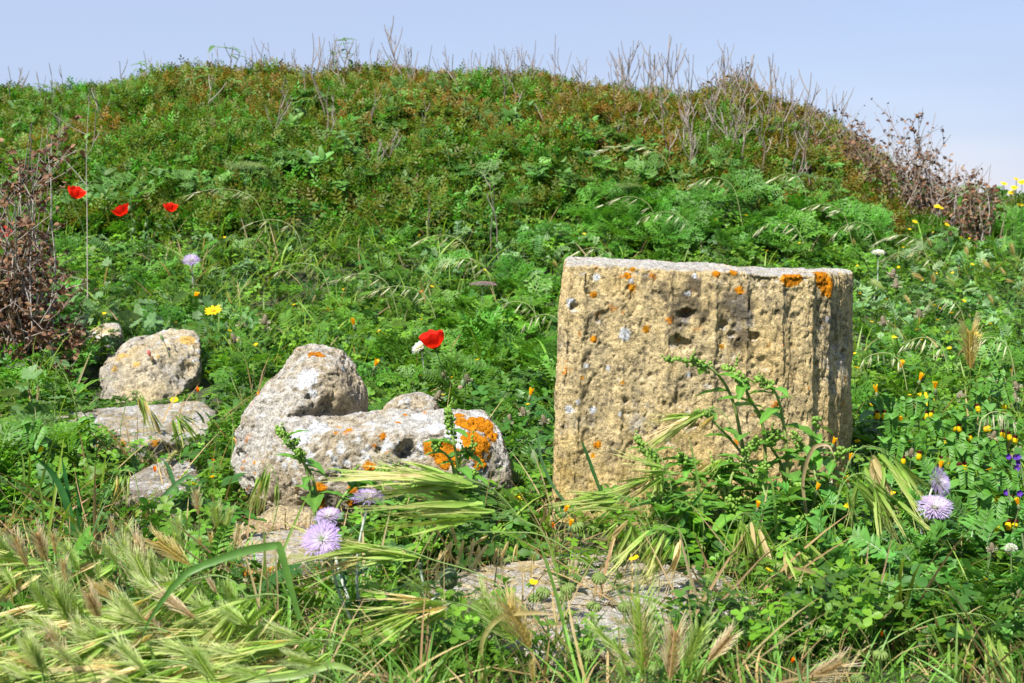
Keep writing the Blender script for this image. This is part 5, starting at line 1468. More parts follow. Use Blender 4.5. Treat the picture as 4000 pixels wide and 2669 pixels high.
# ---- wild beet: red-brown ribbed stems, wavy leaves, knobbly green flower spikes
def wavy_leaf(mb, p, d, up, ln, wd, col):
    x, d, z = basis(d, up)
    n = 8
    V, C = [], []
    for i in range(n + 1):
        t = i / n
        w = wd * math.sin(math.pi * min(1, .12 + .86 * t)) ** .7 * (1 - .35 * t) if t < 1 else .0003
        c = p + d * ln * t - z * ln * .35 * t * t
        for s in (-1, -.5, 0, .5, 1):
            wv = math.sin(i * 2.1 + s * 2) * .16 * abs(s)
            V.append(c + x * w * s * (1 + .12 * math.sin(i * 3.1)) + z * w * (abs(s) * .35 + wv))
            C.append(np.array(col) * (1.35 if s == 0 else 1))
    F = [[i * 5 + j, i * 5 + j + 1, (i + 1) * 5 + j + 1, (i + 1) * 5 + j] for i in range(n) for j in range(4)]
    mb.add(np.array(V), F, np.clip(np.array(C), 0, 1))
def beet(basepx, stems, d, label, leafs=1.0, red=.5):
    b = onground(*P(basepx[0], basepx[1], d)[:2])
    root = thing("wild_beet", b, label, "wild beet", "wild beet plants")
    lf = MB()
    for pl, spike, nl in stems:
        pts = [P(px, py, d + .02 * U(-1, 1)) for px, py in pl]
        cur = spline([b] + pts, 26)
        t = np.linspace(0, 1, len(cur))[:, None]
        colr = np.array((.16, .10, .04)) * red + np.array((.13, .20, .05)) * (1 - red) + (np.array((.12, .24, .05)) - np.array((.16, .10, .04)) * red) * t * .7
        mb = MB(); mb.tube(cur, np.linspace(.0032, .0014, len(cur)), np.clip(colr, 0, 1), 6)
        wpart("stem", mb, M_STEM, root, b)
        for i in range(int(nl * 1.3)):
            k = int((.06 + .86 * (i + U(0, .7)) / (nl * 1.3)) * (len(cur) - 1))
            a = i * 2.4 + U(-.5, .5)
            ln = U(.036, .066) * (1.15 - .65 * k / len(cur)) * leafs
            wavy_leaf(lf, cur[k], (math.cos(a), math.sin(a) * .8, U(-.2, .8)), (0, 0, 1), ln, ln * .27, jit((.10, .245, .036), .2))
        n0 = int(len(cur) * (1 - spike))
        sp = MB()
        for k in range(n0, len(cur)):
            f = (k - n0) / max(1, len(cur) - n0)
            for _ in range(7):
                o = rng.normal(0, 1, 3); o /= np.linalg.norm(o)
                p = cur[k] + o * .008 * (1.1 - f * .7) + (cur[k] - cur[k - 1]) * U(-.5, .5)
                sp.ball(p, U(.0020, .0034), jit((.20, .35, .055), .2), 5, 4)
            if k % 4 == 0 and f < .8:      # side sprigs of the spike
                o = np.array((U(-1, 1), U(-1, .2), U(.4, 1))); o /= np.linalg.norm(o)
                for q in range(8):
                    sp.ball(cur[k] + o * .0035 * (q + 1) + rng.normal(0, .001, 3), .0028 - q * .00016, jit((.20, .35, .055), .2), 5, 4)
            if k % 3 == 0:
                a = U(0, 6.28)
                sp.leaf(cur[k], (math.cos(a), math.sin(a), .3), (0, 0, 1), .016 * (1.2 - f), .0035, jit((.09, .20, .03), .2), k=3)
        wpart("flower_spike", sp, M_LEAF, root, b)
    wpart("leaves", lf, M_LEAF, root, b)
beet((2990, 2030), [([(2905, 1760), (2860, 1560), (2790, 1450), (2700, 1415), (2600, 1400)], .32, 7), ([(2985, 1700), (2930, 1560), (2890, 1480), (2830, 1430)], .26, 7), ([(2940, 1850), (2800, 1660), (2720, 1610)], .2, 6)], 2.14,
     "tallest wild beet with reddish stems and drooping spikes before the block's middle")
beet((3090, 2050), [([(3075, 1800), (3055, 1620), (3020, 1520), (2960, 1485)], .2, 9), ([(3060, 1850), (3010, 1740), (3030, 1690)], .2, 7), ([(3130, 1850), (3180, 1700), (3190, 1640)], .12, 7)], 2.12,
     "bushy wild beet right of the tallest one before the fluted block", 1.0)
beet((2700, 2040), [([(2640, 1900), (2550, 1790), (2490, 1715)], .3, 8), ([(2720, 1900), (2680, 1820), (2660, 1780)], .25, 8), ([(2790, 1930), (2830, 1850), (2850, 1800)], .2, 7)], 2.1, "shorter wild beet leaning left with a pale green spike before the block")
beet((2940, 2160), [([(2900, 2050), (2850, 1950)], .2, 8), ([(3000, 2080), (3060, 1990)], .2, 8), ([(3080, 2100), (3150, 2020)], .15, 8)], 2.0, "low leafy wild beet at the foot of the bushy one", 1.5)
beet((3200, 2040), [([(3190, 1900), (3160, 1780), (3100, 1700)], .15, 9), ([(3230, 1900), (3260, 1800), (3290, 1760)], .15, 8), ([(3180, 1960), (3130, 1880)], .1, 8)], 2.08, "leafy wild beet below the honeywort at the block's right end", 1.0)
beet((2850, 2060), [([(2850, 1900), (2900, 1800), (2960, 1720)], .2, 9), ([(2830, 1920), (2780, 1830)], .15, 8), ([(2880, 1950), (2930, 1870), (2990, 1840)], .15, 9)], 2.09, "dense wild beet filling the middle of the row before the block", 1.0)
beet((3020, 2110), [([(3010, 2000), (2980, 1900), (2990, 1820)], .15, 10), ([(3060, 2000), (3120, 1900)], .15, 9)], 2.03, "large-leaved wild beet nearest the camera right of the slab", 1.2)
beet((2620, 2120), [([(2600, 2030), (2560, 1950)], .15, 8), ([(2660, 2030), (2720, 1950)], .15, 8)], 2.02, "small leafy wild beet beside the slab's upper edge", 1.3)
beet((1250, 2020), [([(1230, 1900), (1180, 1800), (1130, 1720), (1085, 1680)], .3, 7), ([(1200, 1850), (1165, 1760)], .2, 4), ([(1330, 1960), (1410, 1880), (1500, 1850)], .2, 8)], 2.19, "wild beet climbing left across the broken rock's face", .9, .3)
beet((1500, 2060), [([(1500, 1940), (1490, 1860), (1510, 1830)], .25, 8), ([(1440, 1980), (1390, 1880), (1350, 1850)], .25, 8), ([(1560, 1980), (1640, 1900)], .2, 8), ([(1500, 2000), (1450, 2050)], .1, 7)], 2.17, "spreading wild beet before the broken rock's middle", 1.0, .4)
beet((1790, 1990), [([(1790, 1860), (1775, 1740), (1755, 1640), (1750, 1600)], .38, 6), ([(1780, 1850), (1850, 1740)], .25, 5), ([(1770, 1830), (1700, 1740)], .1, 4), ([(1830, 1900), (1850, 1850)], .1, 5)], 2.2, "upright wild beet in front of the orange lichen patch", .95, .3)
beet((1650, 2110), [([(1600, 2030), (1560, 1980)], .2, 8), ([(1700, 2050), (1760, 2000)], .2, 8), ([(1640, 2080), (1610, 2100)], .1, 6)], 2.1, "low broad-leaved wild beet below the broken rock", 1.3, .3)

# ---- dry bushes: bare grey stems with brown curled leaves
def dry_bush(basepx, d, boxes, nst, nleaf, label, group=None, leafsz=.013, name="dead_bush", topless=0):
    """boxes: targets (px0, px1, py0, py1) for stem tips"""
    b = onground(*P(*basepx, d)[:2])
    root = thing(name, b, label, "dead bush", group)
    st, lf = MB(), MB()
    for i in range(nst):
        bx = random.choice(boxes)
        tip = P(U(bx[0], bx[1]), U(bx[2], bx[3]), d + U(-.22, .22))
        f = P(basepx[0] + U(-1, 1) * bx[4], basepx[1] + U(-30, 30), d + U(-.15, .15)); f[2] = float(hz(f[0], f[1]))
        mid = (f + tip) / 2 + rng.normal(0, .05, 3) * np.linalg.norm(tip - f)
        cur = spline([f, f * .7 + mid * .3 + rng.normal(0, .012, 3), mid, mid * .5 + tip * .5 + rng.normal(0, .012, 3), tip], 16)
        c = jit((.20, .155, .12) if U(0, 1) < .6 else (.30, .27, .24), .2)
        st.tube(cur, np.linspace(.0034, .0011, len(cur)) * U(.6, 1.1), c, 5)
        L_ = np.linalg.norm(tip - f)
        tw = []
        for j in range(random.randint(3, 6)):
            k = random.randint(4, len(cur) - 2)
            a = U(0, 6.28)
            e = cur[k] + np.array((math.cos(a), math.sin(a) * .6, U(.3, 1.2))) * L_ * U(.08, .22)
            t2 = bez(cur[k], cur[k] * .5 + e * .5 + rng.normal(0, .008, 3), e, 6)
            st.tube(t2, np.linspace(.0014, .0006, 6), c, 4); tw.append(t2)
        tw.append(cur)
        for j in range(int(nleaf / nst * U(.4, 1.6))):
            t2 = random.choice(tw)
            k = random.randint(1, len(t2) - 1) if t2 is not cur else random.randint(3, int((len(cur) - 1) * (1 - .35 * topless)))
            a = U(0, 6.28); ln = leafsz * U(.6, 1.3)
            dd = (math.cos(a), math.sin(a), U(-.9, .7))
            cc = jit(random.choice([(.12, .060, .032), (.18, .095, .055), (.08, .042, .024), (.25, .15, .09)]), .2)
            lf.leaf(t2[k] + rng.normal(0, .002, 3), dd, rng.normal(0, 1, 3), ln, ln * .34, cc, bend=U(-.4, .6), fold=U(.3, .9), k=4)
    wpart("branches", st, M_TWIG, root, b)
    wpart("leaves", lf, M_STRAW if False else M_LEAF_DRY, root, b)
M_LEAF_DRY = plant_mat("dry_leaf", .15, .75, .15)
dry_bush((60, 1500), 3.6, [(-80, 300, 900, 1350, 200), (-120, 140, 600, 1100, 130), (0, 380, 1050, 1500, 220), (-60, 120, 700, 1300, 100), (-60, 330, 1150, 1600, 160), (40, 240, 480, 700, 60), (-100, 270, 950, 1400, 160)], 120, 5600,
         "large dead bush with curled red-brown leaves standing beside the buff boulder", None, .0155, topless=1)
dry_bush((330, 1000), 4.4, [(345, 358, 390, 400, 10)], 1, 2, "tall bare grey stem rising in front of the highest left poppy", None, .01, "bare_stem")
dry_bush((3400, 860), 6.2, [(3080, 3400, 400, 640, 150), (3250, 3500, 480, 760, 110), (3150, 3330, 520, 700, 100)], 64, 1000, "dead shrub with brown leaf clusters on the mound's right shoulder, nearest the green slope", "dead shrubs on the skyline", .0155, "dead_shrub")
dry_bush((3540, 860), 6.0, [(3380, 3700, 400, 660, 110), (3460, 3760, 520, 800, 110)], 64, 1250, "tallest dead shrub with dense brown leaves against the sky", "dead shrubs on the skyline", .0155, "dead_shrub")
dry_bush((3680, 870), 5.8, [(3580, 3800, 580, 780, 100), (3600, 3860, 640, 840, 110)], 46, 520, "low thin dead shrub against the sky, right of the tallest one", "dead shrubs on the skyline", .02, "dead_shrub")
dry_bush((3840, 880), 5.6, [(3760, 3900, 640, 820, 50)], 20, 260, "smallest dead shrub behind the tall yellow crown daisies", "dead shrubs on the skyline", .02, "dead_shrub")
dry_bush((3150, 700), 6.5, [(2960, 3260, 370, 560, 130), (3050, 3330, 430, 640, 130)], 50, 700, "dead shrub with thin brown twigs on the mound's right flank, left of the shoulder one", "dead shrubs on the skyline", .0155, "dead_shrub")
dry_bush((3300, 800), 6.1, [(3100, 3420, 500, 700, 160), (3180, 3480, 560, 780, 140)], 54, 900, "dead shrub low on the mound's right flank in front of the shoulder shrubs", "dead shrubs on the skyline", .0155, "dead_shrub")
dry_bush((2830, 640), 6.6, [(2700, 2960, 250, 450, 80)], 26, 160, "twiggy dead shrub with few brown leaves on the green hump of the mound", "dead shrubs on the skyline", .0155, "dead_shrub")

# ---- bare twigs standing out of the mound shrub
def t_twig(k):
    mb = MB()
    r_ = .0034
    H = 1.0
    pts = [np.array((0, 0, 0.))]
    for i in range(5): pts.append(pts[-1] + np.array((U(-.05, .05), U(-.05, .05), .2)))
    cur = spline(pts, 20)
    mb.tube(cur, np.linspace(.012, .004, len(cur)), (.17, .14, .115), 5)
    for j in range(k):
        q = random.randint(5, 17); a = U(0, 6.28)
        e = cur[q] + np.array((math.cos(a) * .5, math.sin(a) * .5, 1.0)) * U(.12, .34)
        mid = (cur[q] + e) / 2 + np.array((math.cos(a), math.sin(a), 0)) * .035
        c2 = bez(cur[q], mid, e, 6)
        mb.tube(c2, np.linspace(.008, .004, 6), (.25, .215, .185), 4)
        if U(0, 1) < .5:
            mb.tube([c2[3], c2[3] + np.array((math.cos(a + 1.5) * .05, math.sin(a + 1.5) * .05, .09))], [.008, .005], (.25, .215, .185), 3)
    return mesh("dry_twig", mb.arr(), M_TWIG)
TW = [t_twig(k) for k in (0, 1, 2, 3, 4, 5, 2, 3, 1)]
def twig(px, py_tip, py_base, d, lean=None):
    top = P(px, py_tip, d); bot = P(px + U(-15, 15), py_base, d)
    g = float(hz(bot[0], d))
    h = max(.06, top[2] - bot[2])
    o = obj("dry_twig", random.choice(TW), None, (bot[0], d, g))
    o.scale = (h * 1.05 + .06, h * 1.05 + .06, top[2] - g)
    o.rotation_euler = (U(-.1, .1), (lean if lean is not None else U(-.15, .22)), U(0, 6.28))
    tag(o, "bare grey-brown twig " + zone(px, py_base), "dry twig", "bare twigs on the mound")
TWL = [(40, 270), (68, 275), (160, 290), (225, 270), (270, 280), (470, 245), (590, 215), (615, 270), (850, 225), (930, 190), (960, 215), (1000, 185), (1020, 220), (1095, 195), (1155, 200), (1180, 230), (1215, 160), (1235, 155), (1275, 180), (1300, 190), (1325, 140), (1345, 190), (1390, 220), (1465, 185), (1580, 115), (1590, 190), (1650, 200), (1735, 235), (1755, 205), (1825, 215), (1845, 230), (1875, 220), (1910, 215), (1940, 205), (1975, 245), (2000, 205), (2020, 225), (2050, 190), (2065, 185), (2160, 165), (2190, 205), (2240, 255), (2290, 240), (2405, 240), (2430, 250), (2445, 165), (2465, 200), (2510, 215), (2545, 190), (2570, 225), (2600, 175), (2625, 220), (2650, 230), (2710, 230), (2825, 185), (2845, 235), (2920, 230), (2935, 270), (3010, 240), (3045, 290), (3110, 335), (3205, 365), (3230, 385), (3265, 370)]
for px, py in TWL + [(a + U(-40, 40), b + U(0, 45)) for a, b in TWL if a > 900]: twig(px, py - U(5, 30), float(np.interp(px, SILX, SILY)) + U(40, 120), 6.9 + U(-.3, .15))
for i in range(120):      # on the slope, thicker towards the right
    px = 2100 + 1100 * math.sqrt(U(0, 1)) if U(0, 1) < .8 else U(150, 2100)
    s = float(np.interp(px, SILX, SILY)); pb = s + U(150, 380)
    if pb > np.interp(px, EDGX, EDGY) - 20: continue
    twig(px, pb - U(130, 300), pb, 6.9 - (pb - s) / 600 * 2.2 + .1, U(-.1, .35))
for px, pt, pb, d in [(1500, 500, 720, 5.6), (1440, 540, 760, 5.5), (1920, 700, 860, 5.0), (1950, 680, 850, 5.0), (730, 560, 700, 5.8), (540, 380, 540, 6.2), (2300, 640, 760, 5.6), (2490, 560, 700, 5.9), (1680, 760, 860, 5.0)]:
    twig(px, pt, pb, d, .15)

# ---- pale green weeds growing up through the mound shrub
def t_weed():
    mb = MB(); H = U(.14, .2)
    cur = spline([(0, 0, 0), (U(-.02, .02), 0, H * .5), (U(-.04, .04), U(-.03, .01), H), (U(-.07, .07), U(-.05, 0), H * 1.05)], 16)
    st = MB(); st.tube(cur, np.linspace(.0022, .001, len(cur)), (.16, .25, .08), 4)
    for i in range(16):
        k = int(3 + 12 * i / 16); a = i * 2.4
        ln = U(.03, .055)
        mb.leaf(cur[k], (math.cos(a), math.sin(a), U(-.2, .6)), (0, 0, 1), ln, ln * .2, jit((.12, .24, .07), .2), bend=U(.1, .6), fold=.3, k=4)
    return mesh("mound_weed", st.arr(), M_STEM), mesh("leaves", mb.arr(), M_LEAF)
WD = [t_weed() for _ in range(5)]
def weed(px, py, d, sc=1.0):
    p = P(px, py, d); s, l = random.choice(WD)
    z = float(hz(p[0], d))
    o = obj("mound_weed", s, None, (p[0], d, max(z, p[2] - .12 * sc))); o.scale = (sc,) * 3; o.rotation_euler = (U(-.2, .2), U(-.2, .2), U(0, 6.28))
    obj("leaves", l, o)
    tag(o, "pale green leafy weed poking through the shrub " + zone(px, py), "weed", "pale weeds in the mound shrub")
for px, py, d in [(880, 265, 6.9), (1350, 230, 6.9), (1300, 260, 6.9), (660, 400, 6.5), (770, 430, 6.4), (830, 460, 6.3), (560, 330, 6.8), (1150, 330, 6.7), (1550, 330, 6.7), (1700, 480, 6.2), (1900, 520, 6.0), (1840, 470, 6.1), (1990, 530, 6.0), (1620, 560, 5.9), (450, 420, 6.5), (1200, 560, 5.9), (980, 620, 5.7), (1330, 680, 5.5), (850, 650, 5.6), (600, 720, 5.4), (1760, 650, 5.5), (2080, 480, 6.0), (150, 420, 6.5), (1480, 420, 6.4), (2250, 430, 6.3), (2450, 420, 6.4), (60, 480, 6.2), (1060, 470, 6.2)]:
    weed(px, py, d, U(.8, 1.25))
# big mallow leaves on the slope
b = P(2060, 560, 5.9); b[2] = float(hz(b[0], b[1]))
root = thing("mallow_plant", b, "mallow plant with large lobed leaves halfway up the mound slope", "mallow")
for px, py, sz in [(2055, 560, .035), (2135, 500, .026), (2090, 520, .02), (1900, 630, .024), (2010, 590, .02)]:
    q = MB(); q.place(t_round(sz), rotz(U(0, 6)), (0, 0, 0)); V, F, C = q.arr()
    c = P(px, py, 5.75); c = V - V.mean(0) + c
    o = obj("leaf", mesh("leaf", (c - b, F, C), M_LEAF), root)

# ---- stalks with umbels
def umbel(px, py, h, dia, kind, label, side=None):
    t = GH(px, py, h); b = onground(t[0] - .01, t[1] + .02)
    R = dia / FPX * t[1] / 2
    root = thing("umbel_plant", b, label, "umbel flower", "umbel flowers")
    st = MB(); j = b * .35 + t * .65
    st.tube(spline([b, j + (0, 0, -.01), t - (0, 0, R * .5)], 14), np.linspace(.0030, .0020, 14), (.17, .25, .11), 6)
    if side: st.tube(spline([b * .75 + t * .25, P(side[0] + 30, side[1] + 45, t[1]), P(side[0], side[1], t[1])], 10), .002, (.19, .26, .14), 5)
    hd, br = MB(), MB()
    colr = {'mauve': (.36, .24, .28), 'green': (.10, .21, .05), 'pale': (.22, .30, .14)}[kind]
    c0 = t - np.array((0, 0, R * .5))
    for i in range(120):
        rr = math.sqrt((i + .5) / 46); a = i * 2.4
        e = c0 + np.array((math.cos(a) * R * rr, math.sin(a) * R * rr, R * (.55 - .15 * rr * rr + (0 if kind != 'green' else U(-.2, .3)))))
        br.strip([c0, (c0 + e) / 2 + np.array((math.cos(a), math.sin(a), -.4)) * R * .08, e], [.0005, .0004, .0004], (1, .2, 0), (.15, .24, .08))
        for _ in range(7):
            p = e + rng.normal(0, R * .055, 3) * (1, 1, .5)
            if kind == 'mauve': hd.ball(p, R * .035, jit(colr, .25), 4, 3)
            else: hd.leaf(p, (math.cos(a), math.sin(a), U(0, 1.5)), (0, 0, 1), R * U(.2, .4), R * .016, jit(colr, .2), k=2, shape=(1, .8, .1))
    for i in range(11):
        a = i * .571
        br.leaf(c0, (math.cos(a), math.sin(a), -.1), (0, 0, 1), R * .95, R * .03, (.12, .22, .07), bend=.3, k=3, shape=(1, .7, .1))
    wpart("stem", st, M_STEM, root, b); wpart("bracts", br, M_STEM, root, b); wpart("flower_cluster", hd, M_LEAF, root, b)
umbel(1887, 1102, .16, 66, 'mauve', "flat purplish umbel on a hairy forked stem left of the fluted block", (1790, 1180))
umbel(960, 640, .22, 96, 'pale', "large pale green umbel at the foot of the mound above the thistle flower")
umbel(130, 1640, .12, 120, 'green', "feathery dark green umbel on a thick stem under the brown bush")
umbel(2030, 780, .16, 70, 'green', "small green umbel at the foot of the mound left of the feathery patch")
umbel(2450, 720, .18, 70, 'pale', "pale green umbel in the feathery patch behind the block")

# ---- field marigold seed heads: curled green burs, and small orange flowers
def bur(px, py, h=None, d=None):
    t = P(px, py, d) if d else GH(px, py, h or U(.02, .07)); b = onground(t[0] + U(-.02, .02), t[1] + .01)
    R = 30 / FPX * t[1]
    st = MB(); st.tube(spline([b, b * .5 + t * .5 + np.array((U(-.01, .01), 0, 0)), t], 10), .0009, (.14, .23, .06), 4)
    root = obj("seed_bur", mesh("seed_bur", (st.arr()[0] - b, *st.arr()[1:]), M_STEM), None, b)
    q = MB(); A = rot_to((U(-.4, .4), U(-.8, 0), 1))
    for i in range(13):
        a = i * 6.283 / 13
        pts = [t + A @ (np.array((math.cos(a) * r, math.sin(a) * r, z)) * R) for r, z in ((.2, .3), (.7, .35), (.95, .0), (.75, -.4), (.4, -.4))]
        q.tube(pts, R * np.array((.06, .13, .15, .12, .05)), jit((.21, .30, .08), .2), 4)
    q.ball(t, R * .4, (.14, .22, .05), 6, 4)
    wpart("seed_ring", q, M_LEAF, root, b)
    tag(root, "curled green bur on short stalk " + zone(px, py), "seed head", "green marigold burs")
for q in [(2190, 2198), (2220, 2300), (2320, 2070), (2255, 2060), (2500, 2155), (2122, 2315), (2090, 2340), (2205, 2330), (2420, 2190), (2340, 2260), (1975, 2190), (2215, 2400), (2440, 2370), (2320, 2370), (2770, 2270), (3050, 2220), (3130, 2275), (3225, 2470), (3320, 2480), (3145, 2540), (3060, 2500), (2560, 2620), (1815, 2470), (1760, 2450), (3440, 2560), (3350, 2655), (3785, 2010), (2300, 2560), (3000, 2290), (1050, 1350), (3510, 1420), (3570, 1440), (2740, 2130)]: bur(*q)
def marigold(px, py, s=1.0):
    t = GH(px, py, U(.02, .06)); b = onground(t[0] + U(-.01, .01), t[1] + .01)
    st = MB(); st.tube([b, b * .5 + t * .5 + np.array((.003, 0, 0)), t], .0008, (.14, .23, .06), 4)
    root = obj("field_marigold", mesh("field_marigold", (st.arr()[0] - b, *st.arr()[1:]), M_STEM), None, b)
    wpart("petals", closed_mb(t, (U(-.3, .3), U(-.5, 0), 1), 32 / FPX * t[1] * s, (.80, .24, .006)), M_PETAL, root, b)
    tag(root, "small orange field marigold bud " + zone(px, py), "marigold", "small orange marigolds")
for q in [(1960, 2185), (3245, 2215), (3445, 2495), (2985, 2630), (3090, 2595), (3212, 2285), (2922, 2535), (2735, 1985), (3955, 2420), (1420, 2440), (2160, 2070), (2240, 2080), (3820, 1180), (3550, 1245), (3715, 1300), (605, 1850), (730, 1890), (840, 1820), (690, 1290), (700, 1360), (1640, 1160), (860, 1450), (775, 1540)]: marigold(*q)

# ---- seed clocks, violet flowers
def clock(px, py, dia, label):
    t = GH(px, py, .1); b = onground(t[0], t[1] + .01); R = dia / FPX * t[1] / 2
    st = MB(); st.tube([b, b * .5 + t * .5 + np.array((.004, 0, 0)), t], .0009, (.15, .2, .08), 4)
    root = obj("seed_clock", mesh("seed_clock", (st.arr()[0] - b, *st.arr()[1:]), M_STEM), None, b)
    q = MB()
    q.ball(t, R * .3, (.2, .17, .1), 6, 4)
    for i in range(130):
        o = rng.normal(0, 1, 3); o[2] = abs(o[2]) - .2; o /= np.linalg.norm(o)
        x = np.cross(o, rng.normal(0, 1, 3)); x /= np.linalg.norm(x)
        q.strip([t + o * R * .2, t + o * R * .8], [R * .012, R * .01], x, (.6, .6, .58))
        for s in (-1, 0, 1):
            q.strip([t + o * R * .78, t + o * R * 1.0 + x * s * R * .16], [R * .02, R * .012], np.cross(x, o), (.78, .78, .78))
    wpart("pappus", q, M_PETAL, root, b)
    tag(root, label, "seed clock", "white seed clocks")
clock(3522, 1786, 46, "fluffy white seed clock in the honeywort right of the block")
clock(3950, 2146, 52, "fluffy white seed clock below the violet flowers")
clock(3425, 1640, 34, "small white seed tuft among hawkbits at the block's lower right corner")
clock(3240, 1890, 30, "small faded seed tuft under the fluted block's right end")
def violet(px, py, n):
    t = GH(px, py, .12); b = onground(t[0] + .01, t[1] + .01)
    st = MB(); st.tube(spline([b, b * .5 + t * .5 + np.array((.006, 0, 0)), t], 10), .0016, (.16, .22, .10), 5)
    root = obj("violet_flower", mesh("violet_flower", (st.arr()[0] - b, *st.arr()[1:]), M_STEM), None, b)
    q = MB()
    for i in range(n):
        c = t + rng.normal(0, .006, 3)
        for k in range(5):
            a = k * 1.257
            q.leaf(c, (math.cos(a), -.7 + math.sin(a) * .3, math.sin(a)), (0, -1, .2), .007, .0024, jit((.12, .04, .36), .2), bend=-.2, fold=.2, k=3, shape=(.5, .9, 1, .5))
    wpart("petals", q, M_PETAL, root, b)
    tag(root, "violet-blue trumpet flower beside the dense five-bell honeywort", "violet flower", "violet flowers beside the honeywort")
for q in [(3945, 1772, 1), (3985, 1795, 2), (3970, 1832, 2), (3938, 1908, 2), (3992, 2085, 1), (3968, 1778, 1)]: violet(*q)

# ---- cleavers: pale stems with whorls of narrow leaves
def cleavers(rach, d, label):
    pts = [P(px, py, d) for px, py in rach]; b = onground(pts[0][0], d)
    cur = spline([b] + pts, 26)
    st, lf = MB(), MB(); st.tube(cur, np.linspace(.0016, .0009, len(cur)), (.19, .29, .08), 4)
    root = thing("cleavers", b, label, "cleavers", "cleavers by the brown bush")
    for k in range(3, len(cur), 3):
        for j in range(7):
            a = j * .9 + k
            ln = U(.009, .014)
            lf.leaf(cur[k], (math.cos(a), math.sin(a), U(.1, .8)), (0, 0, 1), ln, ln * .14, jit((.13, .25, .05), .15), k=3)
            if k > len(cur) * .6: lf.ball(cur[k] + rng.normal(0, .006, 3), .0016, (.20, .28, .12), 4, 3)
    wpart("stem", st, M_STEM, root, b); wpart("leaves", lf, M_LEAF, root, b)
cleavers([(300, 1620), (270, 1500), (210, 1400), (160, 1365)], 2.95, "pale green cleavers leaning left before the brown bush")
cleavers([(215, 1700), (215, 1560), (220, 1450)], 2.9, "upright pale cleavers stem below the brown bush")
cleavers([(370, 1680), (310, 1590), (260, 1500)], 2.9, "cleavers stem nearest the long low slab")

# ---- slender buds over the boulder
def budstalk(rach, d, label, colr):
    pts = [P(px, py, d) for px, py in rach]; b = onground(pts[0][0], d)
    cur = spline([b] + pts, 16); st = MB(); st.tube(cur, .001, (.11, .16, .06), 4)
    root = obj("bud_stalk", mesh("bud_stalk", (st.arr()[0] - b, *st.arr()[1:]), M_STEM), None, b)
    q = MB(); q.ball(cur[-1], .006, colr, 7, 6, cur[-1] - cur[-2], (.7, .7, 1.5)); wpart("bud", q, M_STEM, root, b)
    tag(root, label, "flower bud", "bud stalks over the boulder")
budstalk([(680, 1480), (655, 1370), (632, 1320)], 3.5, "green bud on a leaning stalk crossing the buff boulder", (.12, .19, .06))
budstalk([(640, 1460), (600, 1430), (582, 1380)], 3.45, "pink-tipped bud on a bent stalk before the buff boulder", (.42, .10, .08))
budstalk([(600, 1450), (598, 1420), (594, 1402)], 3.45, "brown closed bud low before the buff boulder", (.16, .11, .05))

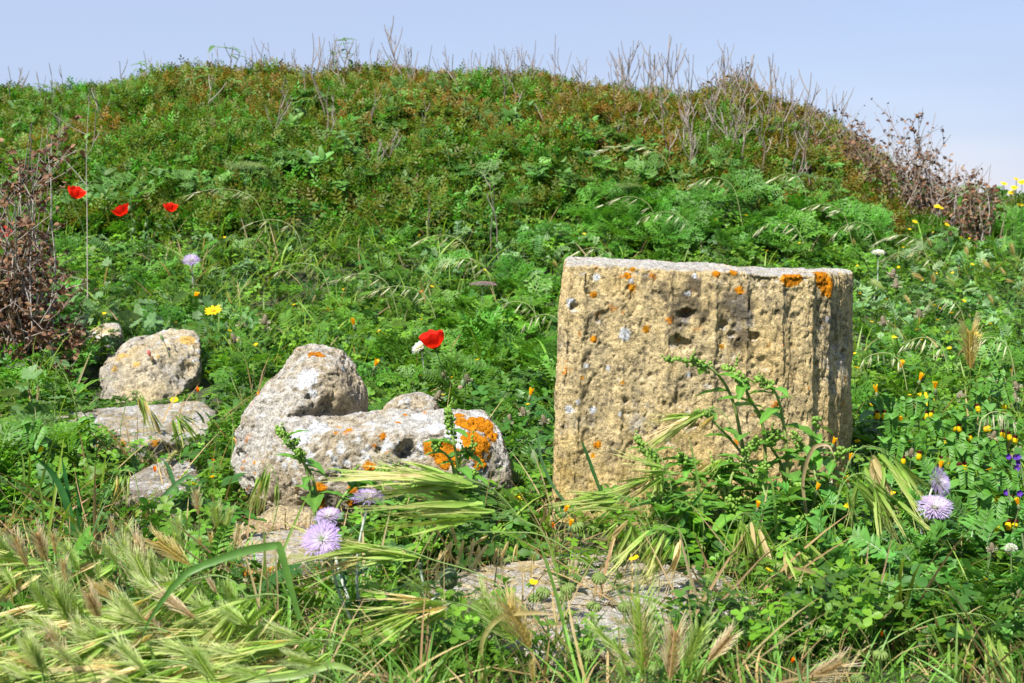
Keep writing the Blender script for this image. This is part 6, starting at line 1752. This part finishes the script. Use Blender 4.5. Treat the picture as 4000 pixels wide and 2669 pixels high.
# ---- the lizard basking on its stone
def lizard():
    path = [(664, 1980), (650, 1955), (655, 1930), (668, 1908), (680, 1896), (690, 1888), (697, 1885)]
    d = 2.46
    p0 = G(670, 1930)
    def on(px, py, h):
        q = G(px, py); return np.array((q[0], q[1], float(hz(q[0], q[1])) + .05 + h))
    pts = [on(px, py, h) for (px, py), h in zip(path, (.002, .003, .005, .006, .007, .009, .008))]
    cur = spline(pts, 40); n = len(cur)
    t = np.linspace(0, 1, n)
    rad = np.interp(t, (0, .12, .3, .5, .66, .74, .80, .86, .94, 1), (.0008, .0022, .0046, .0054, .0046, .0036, .0042, .0044, .0030, .0010))
    root = thing("lizard", pts[2], "small brown and yellow-green speckled lizard basking on the dark stone", "lizard")
    mb = MB()
    cc = np.zeros((n, 3))
    for i in range(n):
        base = np.array((.20, .16, .08)) * (1 - sst(.25, .55, t[i])) + np.array((.27, .27, .06)) * sst(.25, .55, t[i])
        cc[i] = base * (1 if i % 3 else .3)
    mb.tube(cur, rad, cc, 10)
    def limb(k, s, fwd):
        tg = cur[k + 1] - cur[k - 1]; tg /= np.linalg.norm(tg); sd = np.cross(tg, (0, 0, 1)) * s
        a = cur[k]; e = a + sd * .008 + np.array((0, 0, .001)); f = e + sd * .003 + tg * fwd * .007 - np.array((0, 0, .006))
        mb.tube([a, e, f], [.0020, .0015, .0009], (.22, .19, .08), 5)
        for j in range(5): mb.tube([f, f + (sd * (.3 - .0) + tg * (fwd * .6 + (j - 2) * .35)) * .004], [.0005, .0003], (.22, .18, .09), 3)
    for s in (-1, 1): limb(int(n * .3), s, -1); limb(int(n * .66), s, 1)
    for s in (-1, 1):
        k = int(n * .9); tg = cur[k + 1] - cur[k - 1]; tg /= np.linalg.norm(tg)
        mb.ball(cur[k] + np.cross(tg, (0, 0, 1)) * s * .0028 + np.array((0, 0, .0012)), .0008, (.01, .01, .01), 6, 4)
    wpart("body", mb, M_SKIN, root, pts[2])
lizard()
# ---- two snails
def snail(px, py, d, dia, label, col):
    c = P(px, py, d); R = dia / FPX * d / 2
    mb = MB(); pts, rr, cs = [], [], []
    for i in range(44):
        f = i / 43; a = f * 15.5
        q = R * .66 * (1 - f) ** 1.1
        pts.append((q * math.cos(a), -R * .55 * f, q * math.sin(a))); rr.append(R * .40 * (1 - f * .88)); cs.append(np.array(col) * (1.0 if i % 5 else .5))
    mb.tube(pts, rr, np.array(cs), 8)
    V, F, C = mb.arr()
    tag(obj("snail_shell", mesh("snail_shell", (V, F, C), M_SKIN), None, c), label, "snail")
snail(1797, 1515, GH(1808, 1500, .15)[1] - .012, 21, "tiny banded snail shell clinging to the nodding poppy bud", (.30, .22, .15))
snail(2637, 2124, 2.0, 24, "small plain tan snail shell on a stalk before the block's foot", (.42, .28, .15))
# ---- small dark fly on the pale thistle
def fly():
    c = P(3602, 1972, 1.925)
    root = thing("fly", c, "tiny dark fly sitting on the broad pale mauve thistle head", "fly")
    q = MB(); q.ball((0, 0, 0), .0016, (.02, .02, .03), 7, 5, (1, 0, .1), (.8, .8, 1.7)); q.ball((.0028, 0, .0004), .0011, (.03, .02, .02), 6, 4)
    wpart("body", q, M_SKIN, root, (0, 0, 0))
    w_ = MB()
    for s in (-1, 1): w_.leaf((0, 0, .001), (-1, s * .35, .2), (0, 0, 1), .0042, .0011, (.3, .3, .32), k=3)
    wpart("wings", w_, M_SKIN, root, (0, 0, 0))
fly()
